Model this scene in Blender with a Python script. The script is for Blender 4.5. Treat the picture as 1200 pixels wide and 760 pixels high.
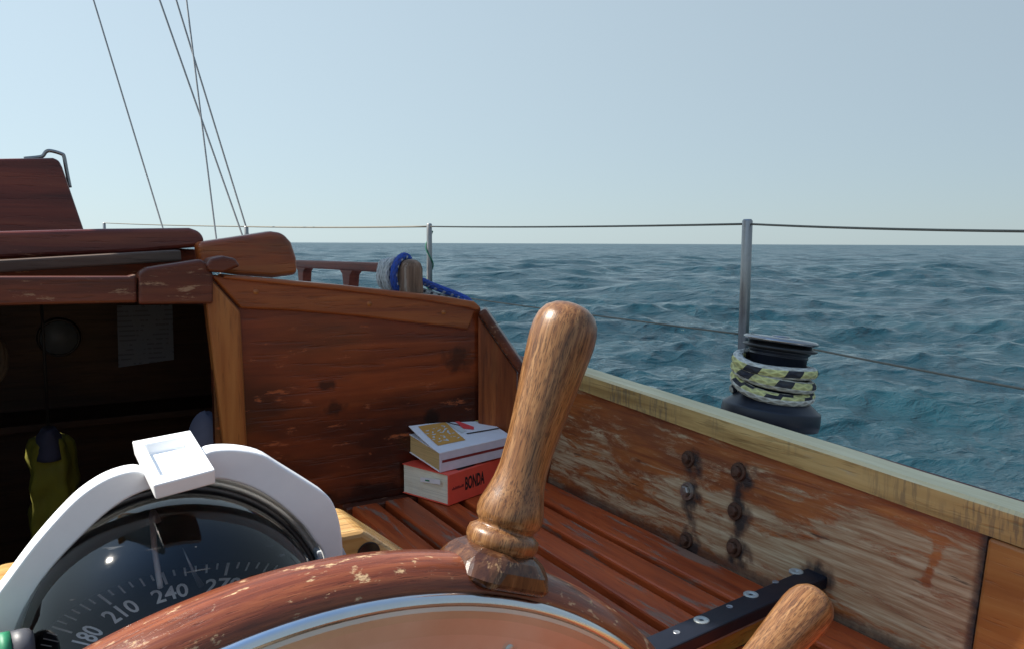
import bpy, bmesh, math, random
import numpy as np
from mathutils import Vector, Matrix, noise as mnoise
random.seed(7); rng = np.random.default_rng(11)
sc = bpy.context.scene
for o in list(bpy.data.objects): bpy.data.objects.remove(o)
D2R = math.radians

# ------------------------------------------------------------------ camera, sky, sun, exposure
# boat axes: +x starboard, +y bow, z up; sea level z = 0
CZ = 1.85                       # height of the hand-held camera above the sea
FPX, PITCH, YAW, ROLL = 924.0, D2R(5.87), D2R(30.3), D2R(.24)
cam_d = bpy.data.cameras.new('camera'); cam = bpy.data.objects.new('camera', cam_d)
sc.collection.objects.link(cam)
cam_d.sensor_width = 36; cam_d.lens = 36*FPX/1200; cam_d.clip_start = 0.02; cam_d.clip_end = 60000
cam.matrix_world = Matrix.Translation((0, 0, CZ)) @ Matrix.Rotation(-YAW, 4, 'Z') @ Matrix.Rotation(math.pi/2-PITCH, 4, 'X') @ Matrix.Rotation(ROLL, 4, 'Z')
sc.camera = cam

SUN_EL, SUN_AZ = 50.0, -55.0    # degrees; azimuth from the bow, negative = port
S = Vector((math.sin(D2R(SUN_AZ))*math.cos(D2R(SUN_EL)), math.cos(D2R(SUN_AZ))*math.cos(D2R(SUN_EL)), math.sin(D2R(SUN_EL))))
world = bpy.data.worlds.new('World'); sc.world = world; world.use_nodes = True
wn = world.node_tree.nodes; wl = world.node_tree.links
bg = wn['Background']; sky = wn.new('ShaderNodeTexSky'); sky.sky_type = 'NISHITA'; sky.sun_disc = False
sky.sun_elevation = D2R(SUN_EL); sky.sun_rotation = D2R(SUN_AZ)
DUST = 0.3
sky.altitude = 0; sky.air_density = 1.0; sky.dust_density = DUST; sky.ozone_density = 1.0
# bright sea mist: the clear sky seen through a pale veil that scatters sunlight forwards (brighter towards the sun)
def wnode(t, **k):
    n = wn.new(t)
    for a, b in k.items(): setattr(n, a, b)
    return n
def wmath(op, a, b=0., c=0.):
    n = wnode('ShaderNodeMath', operation=op)
    for i_, v in enumerate((a, b, c)):
        if isinstance(v, float): n.inputs[i_].default_value = v
        else: wl.new(v, n.inputs[i_])
    return n.outputs[0]
ti = wnode('ShaderNodeMix', data_type='RGBA', blend_type='MULTIPLY'); ti.inputs[0].default_value = 1; ti.inputs[7].default_value = (.15, .19, .25, 1)
wl.new(sky.outputs[0], ti.inputs[6])
tcw = wnode('ShaderNodeTexCoord'); sx = wnode('ShaderNodeSeparateXYZ'); wl.new(tcw.outputs['Generated'], sx.inputs[0])
dp = wnode('ShaderNodeVectorMath', operation='DOT_PRODUCT'); wl.new(tcw.outputs['Generated'], dp.inputs[0]); dp.inputs[1].default_value = S
gl_ = wmath('MULTIPLY', wmath('MULTIPLY_ADD', dp.outputs['Value'], .68, 1.), wmath('MULTIPLY_ADD', wmath('MAXIMUM', sx.outputs[2], 0.), -.42, 1.))
gl_ = wmath('MULTIPLY_ADD', wmath('POWER', wmath('MAXIMUM', dp.outputs['Value'], 0.), 9.), 1.6, gl_)   # aureole of the hazy sun
zf = wmath('POWER', wmath('MAXIMUM', sx.outputs[2], 0.), 2.4)
vc = wnode('ShaderNodeMix', data_type='RGBA'); wl.new(zf, vc.inputs[0]); vc.inputs[6].default_value = (4.25, 5.12, 5.35, 1); vc.inputs[7].default_value = (2.3, 4.1, 7.4, 1)
ve = wnode('ShaderNodeVectorMath', operation='SCALE'); wl.new(vc.outputs[2], ve.inputs[0]); wl.new(gl_, ve.inputs['Scale'])
ad = wnode('ShaderNodeVectorMath', operation='ADD'); wl.new(ti.outputs[2], ad.inputs[0]); wl.new(ve.outputs[0], ad.inputs[1]); wl.new(ad.outputs[0], bg.inputs['Color'])
bg.inputs['Strength'].default_value = 0.061
sl = bpy.data.lights.new('sun', 'SUN'); sl.energy = 5.0; sl.angle = D2R(0.6); sl.color = (1.0, 0.93, 0.82)
so = bpy.data.objects.new('sun', sl); sc.collection.objects.link(so)
so.rotation_euler = (-S).to_track_quat('-Z', 'Y').to_euler(); so.location = (-3, 3, 8)
vs = sc.view_settings; vs.view_transform = 'Standard'; vs.look = 'None'; vs.exposure = 0.80; vs.gamma = 1
sc.cycles.use_denoising = True; sc.cycles.max_bounces = 8; sc.cycles.transparent_max_bounces = 12
sc.cycles.sample_clamp_indirect = 6.0; sc.cycles.caustics_reflective = False; sc.cycles.caustics_refractive = False

# ------------------------------------------------------------------ measuring: pixel of the photograph -> point on a given plane
Rv = Vector((math.cos(YAW), -math.sin(YAW), 0)); Fh = Vector((math.sin(YAW), math.cos(YAW), 0))
Fv = Fh*math.cos(PITCH)+Vector((0, 0, -math.sin(PITCH))); Uv = Fh*math.sin(PITCH)+Vector((0, 0, math.cos(PITCH)))
Rv, Uv = Rv*math.cos(ROLL)+Uv*math.sin(ROLL), Uv*math.cos(ROLL)-Rv*math.sin(ROLL)
C0 = Vector((0, 0, CZ))
def ray(p): return Fv+Rv*((p[0]-600)/FPX)+Uv*((380-p[1])/FPX)
def onx(p, x): r = ray(p); return C0+r*(x/r.x)
def ony(p, y): r = ray(p); return C0+r*(y/r.y)
def onz(p, z): r = ray(p); return C0+r*((z-CZ)/r.z)
def onp(p, q, n): r = ray(p); q = Vector(q); n = Vector(n); return C0+r*((q-C0).dot(n)/r.dot(n))
def Z(z): return CZ+z          # heights below are measured from eye level

# ------------------------------------------------------------------ node helpers
def new_mat(name):
    m = bpy.data.materials.new(name); m.use_nodes = True
    nt = m.node_tree; b = nt.nodes['Principled BSDF']
    return m, nt, b
class N:
    def __init__(s, nt): s.nt = nt
    def node(s, t, **kw):
        n = s.nt.nodes.new(t)
        for k, v in kw.items(): setattr(n, k, v)
        return n
    def put(s, sock, v):
        if hasattr(v, 'is_output') or isinstance(v, bpy.types.NodeSocket): s.nt.links.new(v, sock)
        else: sock.default_value = v
    def coord(s, kind='Object'): return s.node('ShaderNodeTexCoord').outputs[kind]
    def mapping(s, v, scale=(1, 1, 1), loc=(0, 0, 0), rot=(0, 0, 0)):
        n = s.node('ShaderNodeMapping'); s.put(n.inputs['Vector'], v)
        n.inputs['Scale'].default_value = scale; n.inputs['Location'].default_value = loc; n.inputs['Rotation'].default_value = rot
        return n.outputs[0]
    def noise(s, v, scale=5, detail=6, rough=.55, dist=0):
        n = s.node('ShaderNodeTexNoise'); s.put(n.inputs['Vector'], v)
        n.inputs['Scale'].default_value = scale; n.inputs['Detail'].default_value = detail
        n.inputs['Roughness'].default_value = rough; n.inputs['Distortion'].default_value = dist
        return n.outputs[0]
    def ramp(s, f, stops):
        n = s.node('ShaderNodeValToRGB'); s.put(n.inputs[0], f); e = n.color_ramp.elements
        while len(e) < len(stops): e.new(.5)
        for el, (p, c) in zip(e, stops):
            el.position = p; el.color = (c, c, c, 1) if isinstance(c, (int, float)) else (*c, 1)
        return n.outputs[0]
    def mix(s, f, a, b, mode='MIX'):
        n = s.node('ShaderNodeMix', data_type='RGBA', blend_type=mode)
        s.put(n.inputs[0], f)
        for i, v in ((6, a), (7, b)):
            if isinstance(v, tuple): v = (*v, 1) if len(v) == 3 else v
            s.put(n.inputs[i], v)
        return n.outputs[2]
    def math(s, op, a, b=0., c=0.):
        n = s.node('ShaderNodeMath', operation=op)
        for i, v in enumerate((a, b, c)): s.put(n.inputs[i], v)
        return n.outputs[0]
    def bump(s, h, strength=.3, dist=.01, normal=None):
        n = s.node('ShaderNodeBump'); s.put(n.inputs['Height'], h)
        n.inputs['Strength'].default_value = strength; n.inputs['Distance'].default_value = dist
        if normal: s.put(n.inputs['Normal'], normal)
        return n.outputs[0]
    def sep(s, v):
        n = s.node('ShaderNodeSeparateXYZ'); s.put(n.inputs[0], v); return n.outputs
    def attr(s, name): return s.node('ShaderNodeAttribute', attribute_name=name).outputs['Fac']

AX = {'X': (4., 75, 75), 'Y': (75, 4., 75), 'Z': (75, 75, 4.)}
def wood(name, dark, mid, light, axis='X', scale=1.0, rough=.4, coat=.0, worn=0., wornc=(.42, .36, .27), blot=.5, blotc=(.02, .008, .005), pores=.32, coord='Object', seed=0., wear_scale=7, bump=.25, scal=None, pthr=.34, wscal=None, bthr=(.38, .56)):
    m, nt, b = new_mat(name); q = N(nt)
    co = q.coord(coord); a = AX[axis] if scal is None else scal
    st = q.mapping(co, tuple(v*scale for v in a), (seed, seed*1.7, seed*.6))
    pl = q.mapping(co, (1, 1, 1), (seed*2.1, seed, seed*.3))
    g = q.noise(st, 1.0, 7, .6, .6)
    col = q.ramp(g, [(.30, dark), (.5, mid), (.72, light)])
    # large tone change, dark old stains, varnish loss
    lg = q.noise(q.mapping(co, tuple(.10*v*scale+1.2 for v in a), (seed+4,)*3), 1.0, 5, .6)
    col = q.mix(q.ramp(lg, [(bthr[0], blot), (bthr[1], 0.)]), col, blotc)
    pr = q.noise(q.mapping(co, tuple(v*scale*(2.6 if v > 9 else 4) for v in a), (seed+9,)*3), 1.6, 3, .6)
    pm = q.ramp(pr, [(pthr, 1.), (pthr+.09, 0.)])
    col = q.mix(q.math('MULTIPLY', pm, pores), col, tuple(.35*c for c in dark))
    rg = rough
    if worn > 0:
        wv = q.noise(q.mapping(co, wscal or tuple((.22*v*scale+1.0)*wear_scale/7 for v in a), (seed+15,)*3), 1.3, 10, .68, .25)
        lo = .66-.3*worn
        wm = q.ramp(wv, [(lo, 0.), (lo+.06, 1.)])
        wcol = q.mix(g, tuple(.72*c for c in wornc), tuple(1.25*c for c in wornc))
        wcol = q.mix(q.math('MULTIPLY', pm, .5), wcol, tuple(.4*c for c in wornc))
        col = q.mix(wm, col, wcol)
        rg = q.math('MULTIPLY_ADD', wm, .35, rough)
        b_h = q.math('SUBTRACT', q.math('MULTIPLY', g, .5), q.math('MULTIPLY', wm, .35))
    else:
        b_h = q.math('MULTIPLY', g, .5)
    b_h = q.math('SUBTRACT', b_h, q.math('MULTIPLY', pm, .5))
    nt.links.new(col, b.inputs['Base Color']); q.put(b.inputs['Roughness'], rg)
    b.inputs['Coat Weight'].default_value = coat*.6; b.inputs['Coat Roughness'].default_value = .14; b.inputs['Specular IOR Level'].default_value = .32
    nt.links.new(q.bump(b_h, bump, .004), b.inputs['Normal'])
    return m
def plain(name, c, rough=.5, metal=0., noise_amt=.25, ns=40, bump=.1, spec=.5, coat=0.):
    m, nt, b = new_mat(name); q = N(nt); co = q.coord()
    n = q.noise(co, ns, 6, .65); n2 = q.noise(co, ns*.13, 4, .6)
    f = q.math('ADD', q.math('MULTIPLY', n, .5), q.math('MULTIPLY', n2, .5))
    col = q.ramp(f, [(.3, tuple(v*(1-noise_amt) for v in c)), (.7, tuple(min(1, v*(1+noise_amt*.6)) for v in c))])
    nt.links.new(col, b.inputs['Base Color']); b.inputs['Metallic'].default_value = metal
    nt.links.new(q.ramp(f, [(.3, max(.02, rough*.8)), (.7, min(1, rough*1.25))]), b.inputs['Roughness'])
    b.inputs['Specular IOR Level'].default_value = spec; b.inputs['Coat Weight'].default_value = coat
    if bump: nt.links.new(q.bump(n, bump, .002), b.inputs['Normal'])
    return m

# ------------------------------------------------------------------ mesh helpers
def link(o): sc.collection.objects.link(o); return o
def adopt(o, parent):
    if parent is not None:
        o.parent = parent
        pm = parent.get('_m')
        w = Matrix.Identity(4)
        p = parent
        while p is not None: w = p.matrix_basis @ w if p.parent is None else p.matrix_parent_inverse @ p.matrix_basis @ w; p = p.parent
        o.matrix_parent_inverse = w.inverted()
def mesh(name, verts, faces, mat, parent=None, smooth=False, uv=None, mats=None, bevel=0., seg=2, matrix=None, keep_local=False):
    me = bpy.data.meshes.new(name); me.from_pydata([tuple(v) for v in verts], [], faces); me.update()
    bm = bmesh.new(); bm.from_mesh(me); bmesh.ops.recalc_face_normals(bm, faces=bm.faces); bm.to_mesh(me); bm.free()
    if uv is not None:
        l = me.uv_layers.new(name='UVMap')
        for lp in me.loops: l.data[lp.index].uv = uv[lp.vertex_index]
    if isinstance(mat, (list, tuple)):
        for m in mat: me.materials.append(m)
    else: me.materials.append(mat)
    if smooth: me.shade_smooth() if hasattr(me, 'shade_smooth') else [setattr(p, 'use_smooth', True) for p in me.polygons]
    o = link(bpy.data.objects.new(name, me))
    if matrix is not None: o.matrix_basis = matrix
    if parent is not None:
        if keep_local: o.parent = parent
        else: adopt(o, parent)
    if bevel > 0:
        md = o.modifiers.new('Bevel', 'BEVEL'); md.width = bevel; md.segments = seg; md.limit_method = 'ANGLE'; md.angle_limit = D2R(35)
    return o
def thing(name, label, cat, loc, group=None, matrix=None):
    o = link(bpy.data.objects.new(name, None)); o.empty_display_size = .05
    if matrix is not None: o.matrix_basis = matrix
    else: o.location = loc; o.matrix_basis = Matrix.Translation(Vector(loc))
    return tag(o, label, cat, group)
def tag(o, label=None, cat=None, group=None, kind=None):
    for k, v in (('label', label), ('category', cat), ('group', group), ('kind', kind)):
        if v: o[k] = v
    return o
def box_vf(x0, x1, y0, y1, z0, z1):
    v = [(x, y, z) for z in (z0, z1) for y in (y0, y1) for x in (x0, x1)]
    return v, [(0, 1, 3, 2), (4, 6, 7, 5), (0, 4, 5, 1), (2, 3, 7, 6), (0, 2, 6, 4), (1, 5, 7, 3)]
def box(name, x0, x1, y0, y1, z0, z1, mat, parent=None, bevel=.003, **k):
    v, f = box_vf(x0, x1, y0, y1, z0, z1); return mesh(name, v, f, mat, parent, bevel=bevel, **k)
def prism(name, pts, ext, mat, parent=None, bevel=.003, **k):
    n = len(pts); e = Vector(ext); v = [Vector(p) for p in pts]+[Vector(p)+e for p in pts]
    f = [tuple(range(n)), tuple(range(2*n-1, n-1, -1))]+[(i, (i+1) % n, n+(i+1) % n, n+i) for i in range(n)]
    return mesh(name, v, f, mat, parent, bevel=bevel, **k)
def tube_vf(pts, rad, ns=10, closed=False, caps=True):
    P = [Vector(p) for p in pts]; n = len(P); R = rad if hasattr(rad, '__len__') else [rad]*n
    V, F, UVs = [], [], []; L = 0; up = None
    for i in range(n):
        t = (P[(i+1) % n]-P[i-1]) if closed else (P[min(i+1, n-1)]-P[max(i-1, 0)])
        t = t.normalized()
        if up is None:
            up = Vector((0, 0, 1)) if abs(t.z) < .9 else Vector((1, 0, 0))
        a = (up-t*up.dot(t)).normalized(); up = a; b = t.cross(a)
        if i: L += (P[i]-P[i-1]).length
        for k in range(ns+1):
            th = 2*math.pi*k/ns; V.append(P[i]+(a*math.cos(th)+b*math.sin(th))*R[i]); UVs.append((L, k/ns))
    m = ns+1
    for i in range(n if closed else n-1):
        j = (i+1) % n
        for k in range(ns): F.append((i*m+k, i*m+k+1, j*m+k+1, j*m+k))
    if caps and not closed:
        F.append(tuple(range(ns))); F.append(tuple((n-1)*m+k for k in range(ns-1, -1, -1)))
    return V, F, UVs
def tube(name, pts, rad, mat, parent=None, ns=10, closed=False, **k):
    V, F, U = tube_vf(pts, rad, ns, closed); return mesh(name, V, F, mat, parent, smooth=True, uv=U, **k)
def lathe_vf(prof, ns=40):
    V, F, UVs = [], [], []
    for (r, z) in prof:
        for k in range(ns+1):
            a = 2*math.pi*k/ns; V.append((r*math.cos(a), r*math.sin(a), z)); UVs.append((k/ns, z))
    m = ns+1
    for i in range(len(prof)-1):
        for k in range(ns): F.append((i*m+k, i*m+k+1, (i+1)*m+k+1, (i+1)*m+k))
    return V, F, UVs
def lathe(name, prof, mat, parent=None, ns=40, smooth=True, **k):
    V, F, U = lathe_vf(prof, ns); return mesh(name, V, F, mat, parent, smooth=smooth, uv=U, **k)
def frame(o, zax, xhint=(1, 0, 0)):
    z = Vector(zax).normalized(); x = Vector(xhint); x = (x-z*x.dot(z)).normalized(); y = z.cross(x)
    return Matrix(((x.x, y.x, z.x, o[0]), (x.y, y.y, z.y, o[1]), (x.z, y.z, z.z, o[2]), (0, 0, 0, 1)))
def smooth_path(pts, n=8):
    P = [Vector(p) for p in pts]; out = []
    for i in range(len(P)-1):
        a, b, c, d = P[max(i-1, 0)], P[i], P[i+1], P[min(i+2, len(P)-1)]
        for k in range(n):
            t = k/n; out.append(.5*((2*b)+(c-a)*t+(2*a-5*b+4*c-d)*t*t+(3*b-a-3*c+d)*t**3))
    out.append(P[-1]); return out
def text_mesh(s, size, bold=.012):
    cu = bpy.data.curves.new('t', 'FONT'); cu.body = s; cu.size = size;  cu.align_x = 'CENTER'; cu.align_y = 'CENTER'
    cu.resolution_u = 3; cu.offset = size*bold
    o = bpy.data.objects.new('t', cu); sc.collection.objects.link(o)
    dg = bpy.context.evaluated_depsgraph_get(); me = bpy.data.meshes.new_from_object(o.evaluated_get(dg))
    v = [Vector(p.co) for p in me.vertices]; f = [tuple(p.vertices) for p in me.polygons]
    bpy.data.objects.remove(o); return v, f

# ------------------------------------------------------------------ materials
M = {}
M['panel'] = wood('dark_mahogany_panel', (0.11, 0.02, 0.007), (0.225, 0.045, 0.0125), (0.33, 0.078, 0.02), 'X', .42, .30, .6, worn=.20, wornc=(.34, .085, .025), blot=.95, blotc=(.034, .008, .005), seed=1.3, wscal=(11, 1, 34), bthr=(.44, .60))
M['frame'] = wood('varnished_frame_wood', (0.19, 0.044, 0.014), (0.29, 0.078, 0.021), (0.38, 0.12, 0.035), 'X', .7, .34, .35, worn=.08, wornc=(.42, .24, .12), blot=.35, seed=3.1)
M['framez'] = wood('varnished_frame_wood_upright', (0.27, 0.075, 0.019), (0.4, 0.135, 0.033), (0.5, 0.2, 0.055), 'Z', .7, .36, .3, worn=.06, wornc=(.44, .26, .13), blot=.3, seed=5.7)
M['lintel'] = wood('dark_lintel_wood', (0.075, 0.017, 0.01), (0.15, 0.034, 0.016), (0.23, 0.066, 0.028), 'X', .7, .4, .25, worn=.25, wscal=(14, 60, 60), wornc=(.34, .2, .12), blot=.6, seed=8.2)
M['hatch'] = wood('red_hatch_wood', (0.08, 0.015, 0.012), (0.16, 0.03, 0.019), (0.23, 0.055, 0.027), 'X', .6, .35, .4, worn=.16, wscal=(8, 40, 40), wornc=(.30, .12, .07), blot=.4, blotc=(.04, .012, .014), seed=2.4)
M['greyplank'] = wood('grey_weathered_plank', (0.045, 0.028, 0.022), (0.085, 0.055, 0.042), (0.13, 0.09, 0.07), 'X', .9, .7, 0, worn=.2, wornc=(.16, .12, .10), blot=.4, seed=6.6)
M['runner'] = wood('scuffed_orange_runner', (0.2, 0.04, 0.01), (0.4, 0.085, 0.018), (0.5, 0.15, 0.035), 'X', .5, .35, .5, worn=.12, wornc=(.4, .27, .15), blot=.9, blotc=(.03, .02, .02), seed=9.9)
M['slat'] = wood('worn_red_slat', (0.27, 0.042, 0.011), (0.45, 0.078, 0.018), (0.56, 0.115, 0.027), 'Y', .9, .45, .1, worn=.40, wornc=(.25, .135, .09), blot=.45, blotc=(.12, .02, .008), seed=4.4, wear_scale=16)
M['cap'] = wood('bare_yellow_cap', (0.26, 0.155, 0.05), (0.56, 0.395, 0.155), (0.72, 0.56, 0.25), 'Y', .5, .75, 0, worn=.30, wornc=(.44, .39, .26), blot=.55, blotc=(.26, .17, .06), seed=12.)
M['handle'] = wood('oiled_handle_wood', (0.1, 0.036, 0.012), (0.215, 0.098, 0.035), (0.335, 0.18, 0.075), 'Z', 4.6, .33, .55, blot=.35, blotc=(.20, .075, .025), pores=.68, seed=7.1, scal=(70, 70, 2.6), bump=.10, pthr=.40)
M['boss'] = wood('dark_boss_wood', (0.04, 0.013, 0.006), (0.1, 0.036, 0.013), (0.22, 0.1, 0.04), 'Z', 2.2, .25, .6, blot=.5, pores=.5, seed=3.7, worn=.1, wornc=(.40, .25, .12), bump=.06)
M['rim'] = wood('red_rim_wood', (0.075, 0.017, 0.008), (0.2, 0.048, 0.018), (0.34, 0.105, 0.038), 'X', 1., .32, .5, worn=.25, wscal=(46, 75, 1), wornc=(.56, .37, .20), blot=.4, seed=2.2, coord='UV', scal=(9, 130, 1), wear_scale=5)
M['binn'] = wood('golden_varnished_wood', (.40, .20, .06), (.58, .34, .12), (.70, .47, .20), 'X', 1.2, .25, .7, blot=.15, blotc=(.3, .12, .03), pores=.6, seed=13.)
M['ochre'] = wood('ochre_beam_wood', (.2, .10, .02), (.30, .16, .03), (.38, .21, .05), 'X', .8, .35, .3, blot=.3, seed=14.)
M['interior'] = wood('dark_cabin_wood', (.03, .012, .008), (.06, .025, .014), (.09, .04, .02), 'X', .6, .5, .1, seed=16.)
M['railwood'] = wood('grab_rail_wood', (.10, .02, .012), (.18, .036, .02), (.25, .06, .03), 'Y', .8, .6, 0., blot=.3, seed=25.)
M['corner'] = wood('corner_mahogany', (.09, .02, .008), (.25, .06, .018), (.38, .12, .035), 'Z', .8, .34, .3, blot=.6, seed=22.)
M['endplank'] = wood('orange_end_plank', (0.24, 0.085, 0.02), (0.4, 0.16, 0.038), (0.52, 0.25, 0.07), 'Y', .6, .4, .2, worn=.26, wscal=(10, 9, 30), wornc=(.56, .38, .20), blot=.6, blotc=(.2, .06, .015), seed=18.)
M['greycleat'] = wood('weathered_cleat_wood', (.12, .075, .05), (.24, .15, .10), (.36, .25, .18), 'Z', 2.5, .7, 0, worn=.3, wornc=(.36, .3, .25), blot=.5, seed=19.)
M['deck'] = plain('pale_deck_paint', (.62, .58, .54), .6, 0, .2, 20)
M['hull'] = plain('hull_paint', (.55, .55, .52), .4, 0, .1, 8)
M['white'] = plain('white_plastic', (.90, .90, .90), .38, 0, .07, 45, .04)
M['greyplastic'] = plain('grey_plastic', (.42, .46, .52), .45, 0, .08, 60, .03)
M['dial'] = plain('dim_dial', (.16, .18, .20), .45, 0, .1, 60, .02)
M['beige'] = plain('beige_grey_plastic', (.58, .55, .50), .45, 0, .15, 50, .03)
M['black'] = plain('black_plastic', (.012, .012, .014), .38, 0, .3, 60, .05)
M['ringdark'] = plain('dark_bezel', (.035, .028, .027), .35, 0, .3, 50, .03)
M['blackbar'] = plain('black_anodised_track', (.008, .010, .018), .42, .0, .3, 60, .05, .3)
M['winch'] = plain('dark_navy_winch', (.010, .013, .024), .40, 0.0, .3, 50, .06, .4)
M['winchlid'] = plain('dull_chrome_lid', (.33, .33, .34), .24, 1., .3, 70, .02)
M['steel'] = plain('stanchion_steel', (.32, .32, .32), .42, 1., .25, 60, .02)
M['chrome'] = plain('polished_steel', (.66, .67, .68), .20, 1., .1, 50, .0)
M['plate'] = plain('polished_bronze_plate', (.60, .56, .49), .50, 1., .25, 16, .01)
M['bolt'] = plain('rusty_bolt', (.11, .055, .035), .6, .4, .6, 160, .6)
M['boltgal'] = plain('worn_bolt_steel', (.42, .38, .34), .38, .9, .4, 160, .3)
M['alu'] = plain('dull_aluminium', (.35, .36, .38), .4, .8, .2, 60)
M['washer'] = plain('pale_screw_head', (.40, .42, .40), .4, .3, .2, 200)
M['wire'] = plain('dark_wire', (.16, .15, .12), .6, .1, .3, 300)
M['wirelite'] = plain('grey_wire', (.33, .35, .37), .5, .4, .2, 200)
M['mark'] = plain('white_mark', (.62, .63, .62), .6, 0, .1, 100, 0)
M['teak'] = wood('bleached_teak', (.34, .26, .17), (.44, .35, .24), (.52, .43, .31), 'Y', .7, .7, 0, blot=.2, seed=31.)
M['cardmark'] = plain('bright_card_white', (.92, .92, .90), .6, 0, .05, 100, 0)
M['paper'] = plain('paper_pages', (.86, .83, .68), .8, 0, .15, 250)
M['paperold'] = plain('yellowed_pages', (.60, .43, .19), .85, 0, .3, 200)
M['cover'] = plain('grey_white_cover', (.84, .82, .85), .45, 0, .08, 60)
M['spineL'] = plain('lilac_spine', (.66, .61, .68), .5, 0, .15, 80)
M['red'] = plain('red_cover', (.86, .10, .06), .45, 0, .12, 60)
M['redp'] = plain('red_print', (.85, .08, .08), .5, 0, .1, 60, 0)
M['yellowp'] = plain('yellow_print', (.86, .70, .14), .5, 0, .1, 60, 0)
M['brownp'] = plain('orange_brown_print', (.66, .33, .08), .5, 0, .1, 60, 0)
M['blackp'] = plain('black_print', (.015, .012, .012), .6, 0, .1, 60, 0)
M['cardblack'] = plain('card_black', (.006, .008, .016), .6, 0, .1, 60, 0)
M['darkred'] = plain('dark_red_print', (.22, .02, .02), .6, 0, .1, 60, 0)
M['jacket'] = plain('olive_yellow_fabric', (.19, .18, .014), .8, 0, .3, 30, .3)
M['navy'] = plain('navy_fabric', (.04, .045, .09), .85, 0, .3, 30, .3)
M['cushion'] = plain('pale_blue_fabric', (.20, .22, .33), .8, 0, .2, 30, .2)
M['sail'] = plain('white_sailcloth', (.72, .71, .68), .8, 0, .05, 20, .05)
M['green'] = plain('green_band', (.02, .22, .10), .5, 0, .1, 60)
M['lime'] = plain('lime_band', (.35, .42, .12), .5, 0, .1, 60)
M['tubegrey'] = plain('dark_grey_tube', (.07, .07, .08), .45, 0, .2, 60)
M['greenrope'] = plain('green_cord', (.03, .20, .12), .8, 0, .3, 300)
M['tan'] = plain('tan_rope', (.10, .07, .045), .9, 0, .3, 200)
def pages(name, c):
    m, nt, b = new_mat(name); q = N(nt); co = q.coord()
    ln = q.noise(q.mapping(co, (14, 14, 1500)), 1., 3, .6); sm = q.noise(co, 60, 4, .6)
    col = q.mix(q.ramp(ln, [(.36, .55), (.52, 0.)]), c, tuple(.55*v for v in c))
    col = q.mix(q.ramp(sm, [(.5, 0.), (.8, .35)]), col, tuple(v*w for v, w in zip(c, (.8, .68, .5))))
    nt.links.new(col, b.inputs['Base Color']); b.inputs['Roughness'].default_value = .9
    nt.links.new(q.bump(ln, .5, .001), b.inputs['Normal']); return m
M['paper'] = pages('paper_pages', (.86, .83, .68)); M['paperold'] = pages('yellowed_pages', (.62, .45, .20))
def rope_mat(name, base, stripe, fleck, fleck_len=.035, fleck_on=.5, stripe_w=.22, radius=.009):
    m, nt, b = new_mat(name); q = N(nt); uv = q.sep(q.coord('UV')); u, v = uv[0], uv[1]
    # braided pattern: two counter-rotating strand sets
    f1 = q.math('FRACT', q.math('ADD', q.math('MULTIPLY', u, 1/(radius*2.2)), q.math('MULTIPLY', v, 6.)))
    f2 = q.math('FRACT', q.math('SUBTRACT', q.math('MULTIPLY', u, 1/(radius*2.2)), q.math('MULTIPLY', v, 6.)))
    tri = lambda f: q.math('ABSOLUTE', q.math('SUBTRACT', q.math('MULTIPLY', f, 2.), 1.))
    br = q.math('MAXIMUM', tri(f1), tri(f2))
    v3 = q.math('ADD', q.math('MULTIPLY', v, 2.), q.math('MULTIPLY', u, .6)); w = q.math('FRACT', v3)
    trc = q.math('MULTIPLY', q.math('GREATER_THAN', w, .5-stripe_w), q.math('LESS_THAN', w, .5+stripe_w))
    k = q.math('FRACT', q.math('ADD', q.math('MULTIPLY', u, 1/fleck_len), q.math('MULTIPLY_ADD', w, .25, q.math('MULTIPLY', q.math('FLOOR', v3), .37))))
    col = q.mix(trc, base, stripe)
    col = q.mix(q.math('MULTIPLY', trc, q.math('LESS_THAN', k, fleck_on)), col, fleck)
    col = q.mix(q.math('MULTIPLY', q.math('SUBTRACT', 1., br), .55), col, (.05, .05, .05))
    dirt = q.noise(q.coord('Object'), 60, 4); col = q.mix(q.ramp(dirt, [(.4, .0), (.75, .35)]), col, (.12, .11, .09))
    nt.links.new(col, b.inputs['Base Color']); b.inputs['Roughness'].default_value = .85
    nt.links.new(q.bump(br, .8, radius*.25), b.inputs['Normal'])
    return m
M['rope_y'] = rope_mat('yellow_white_rope', (.70, .69, .62), (.72, .70, .30), (.012, .014, .03), .056, .38, .20, radius=.0085)
M['rope_w'] = rope_mat('grey_white_rope', (.62, .62, .60), (.64, .64, .62), (.05, .05, .06), .014, .35, .18, radius=.007)
M['rope_b'] = rope_mat('blue_rope', (.012, .07, .42), (.015, .09, .50), (.55, .60, .70), .016, .30, .14, radius=.007)

# ------------------------------------------------------------------ the sea
def wave_field(X, Y, cell):
    comps = []
    r = np.random.default_rng(5)
    for lam in np.geomspace(.14, 24., 120):
        th = D2R(205)+r.normal(0, .75); k = 2*math.pi/lam
        slope = .054*(1.0 if lam < 1.3 else (1.3/lam)**.52)*r.uniform(.5, 1.5)
        comps.append((lam, k, math.sin(th), math.cos(th), slope/k, r.uniform(0, 6.28)))
    Zs = np.zeros_like(X); DX = np.zeros_like(X); DY = np.zeros_like(X)
    gust = .80+.35*np.sin(X*.11+Y*.05+1)*np.sin(Y*.083-X*.04)+.2*np.sin(X*.31+Y*.23)
    for lam, k, sx, sy, a, ph in comps:
        att = np.clip((lam/cell-2.2)/2.2, 0, 1)
        if lam < 2.5: att = att*gust
        p = k*(sx*X+sy*Y)+ph
        Zs += att*a*np.cos(p); DX -= att*a*1.0*sx*np.sin(p); DY -= att*a*1.0*sy*np.sin(p)
    return Zs, DX, DY
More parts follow.
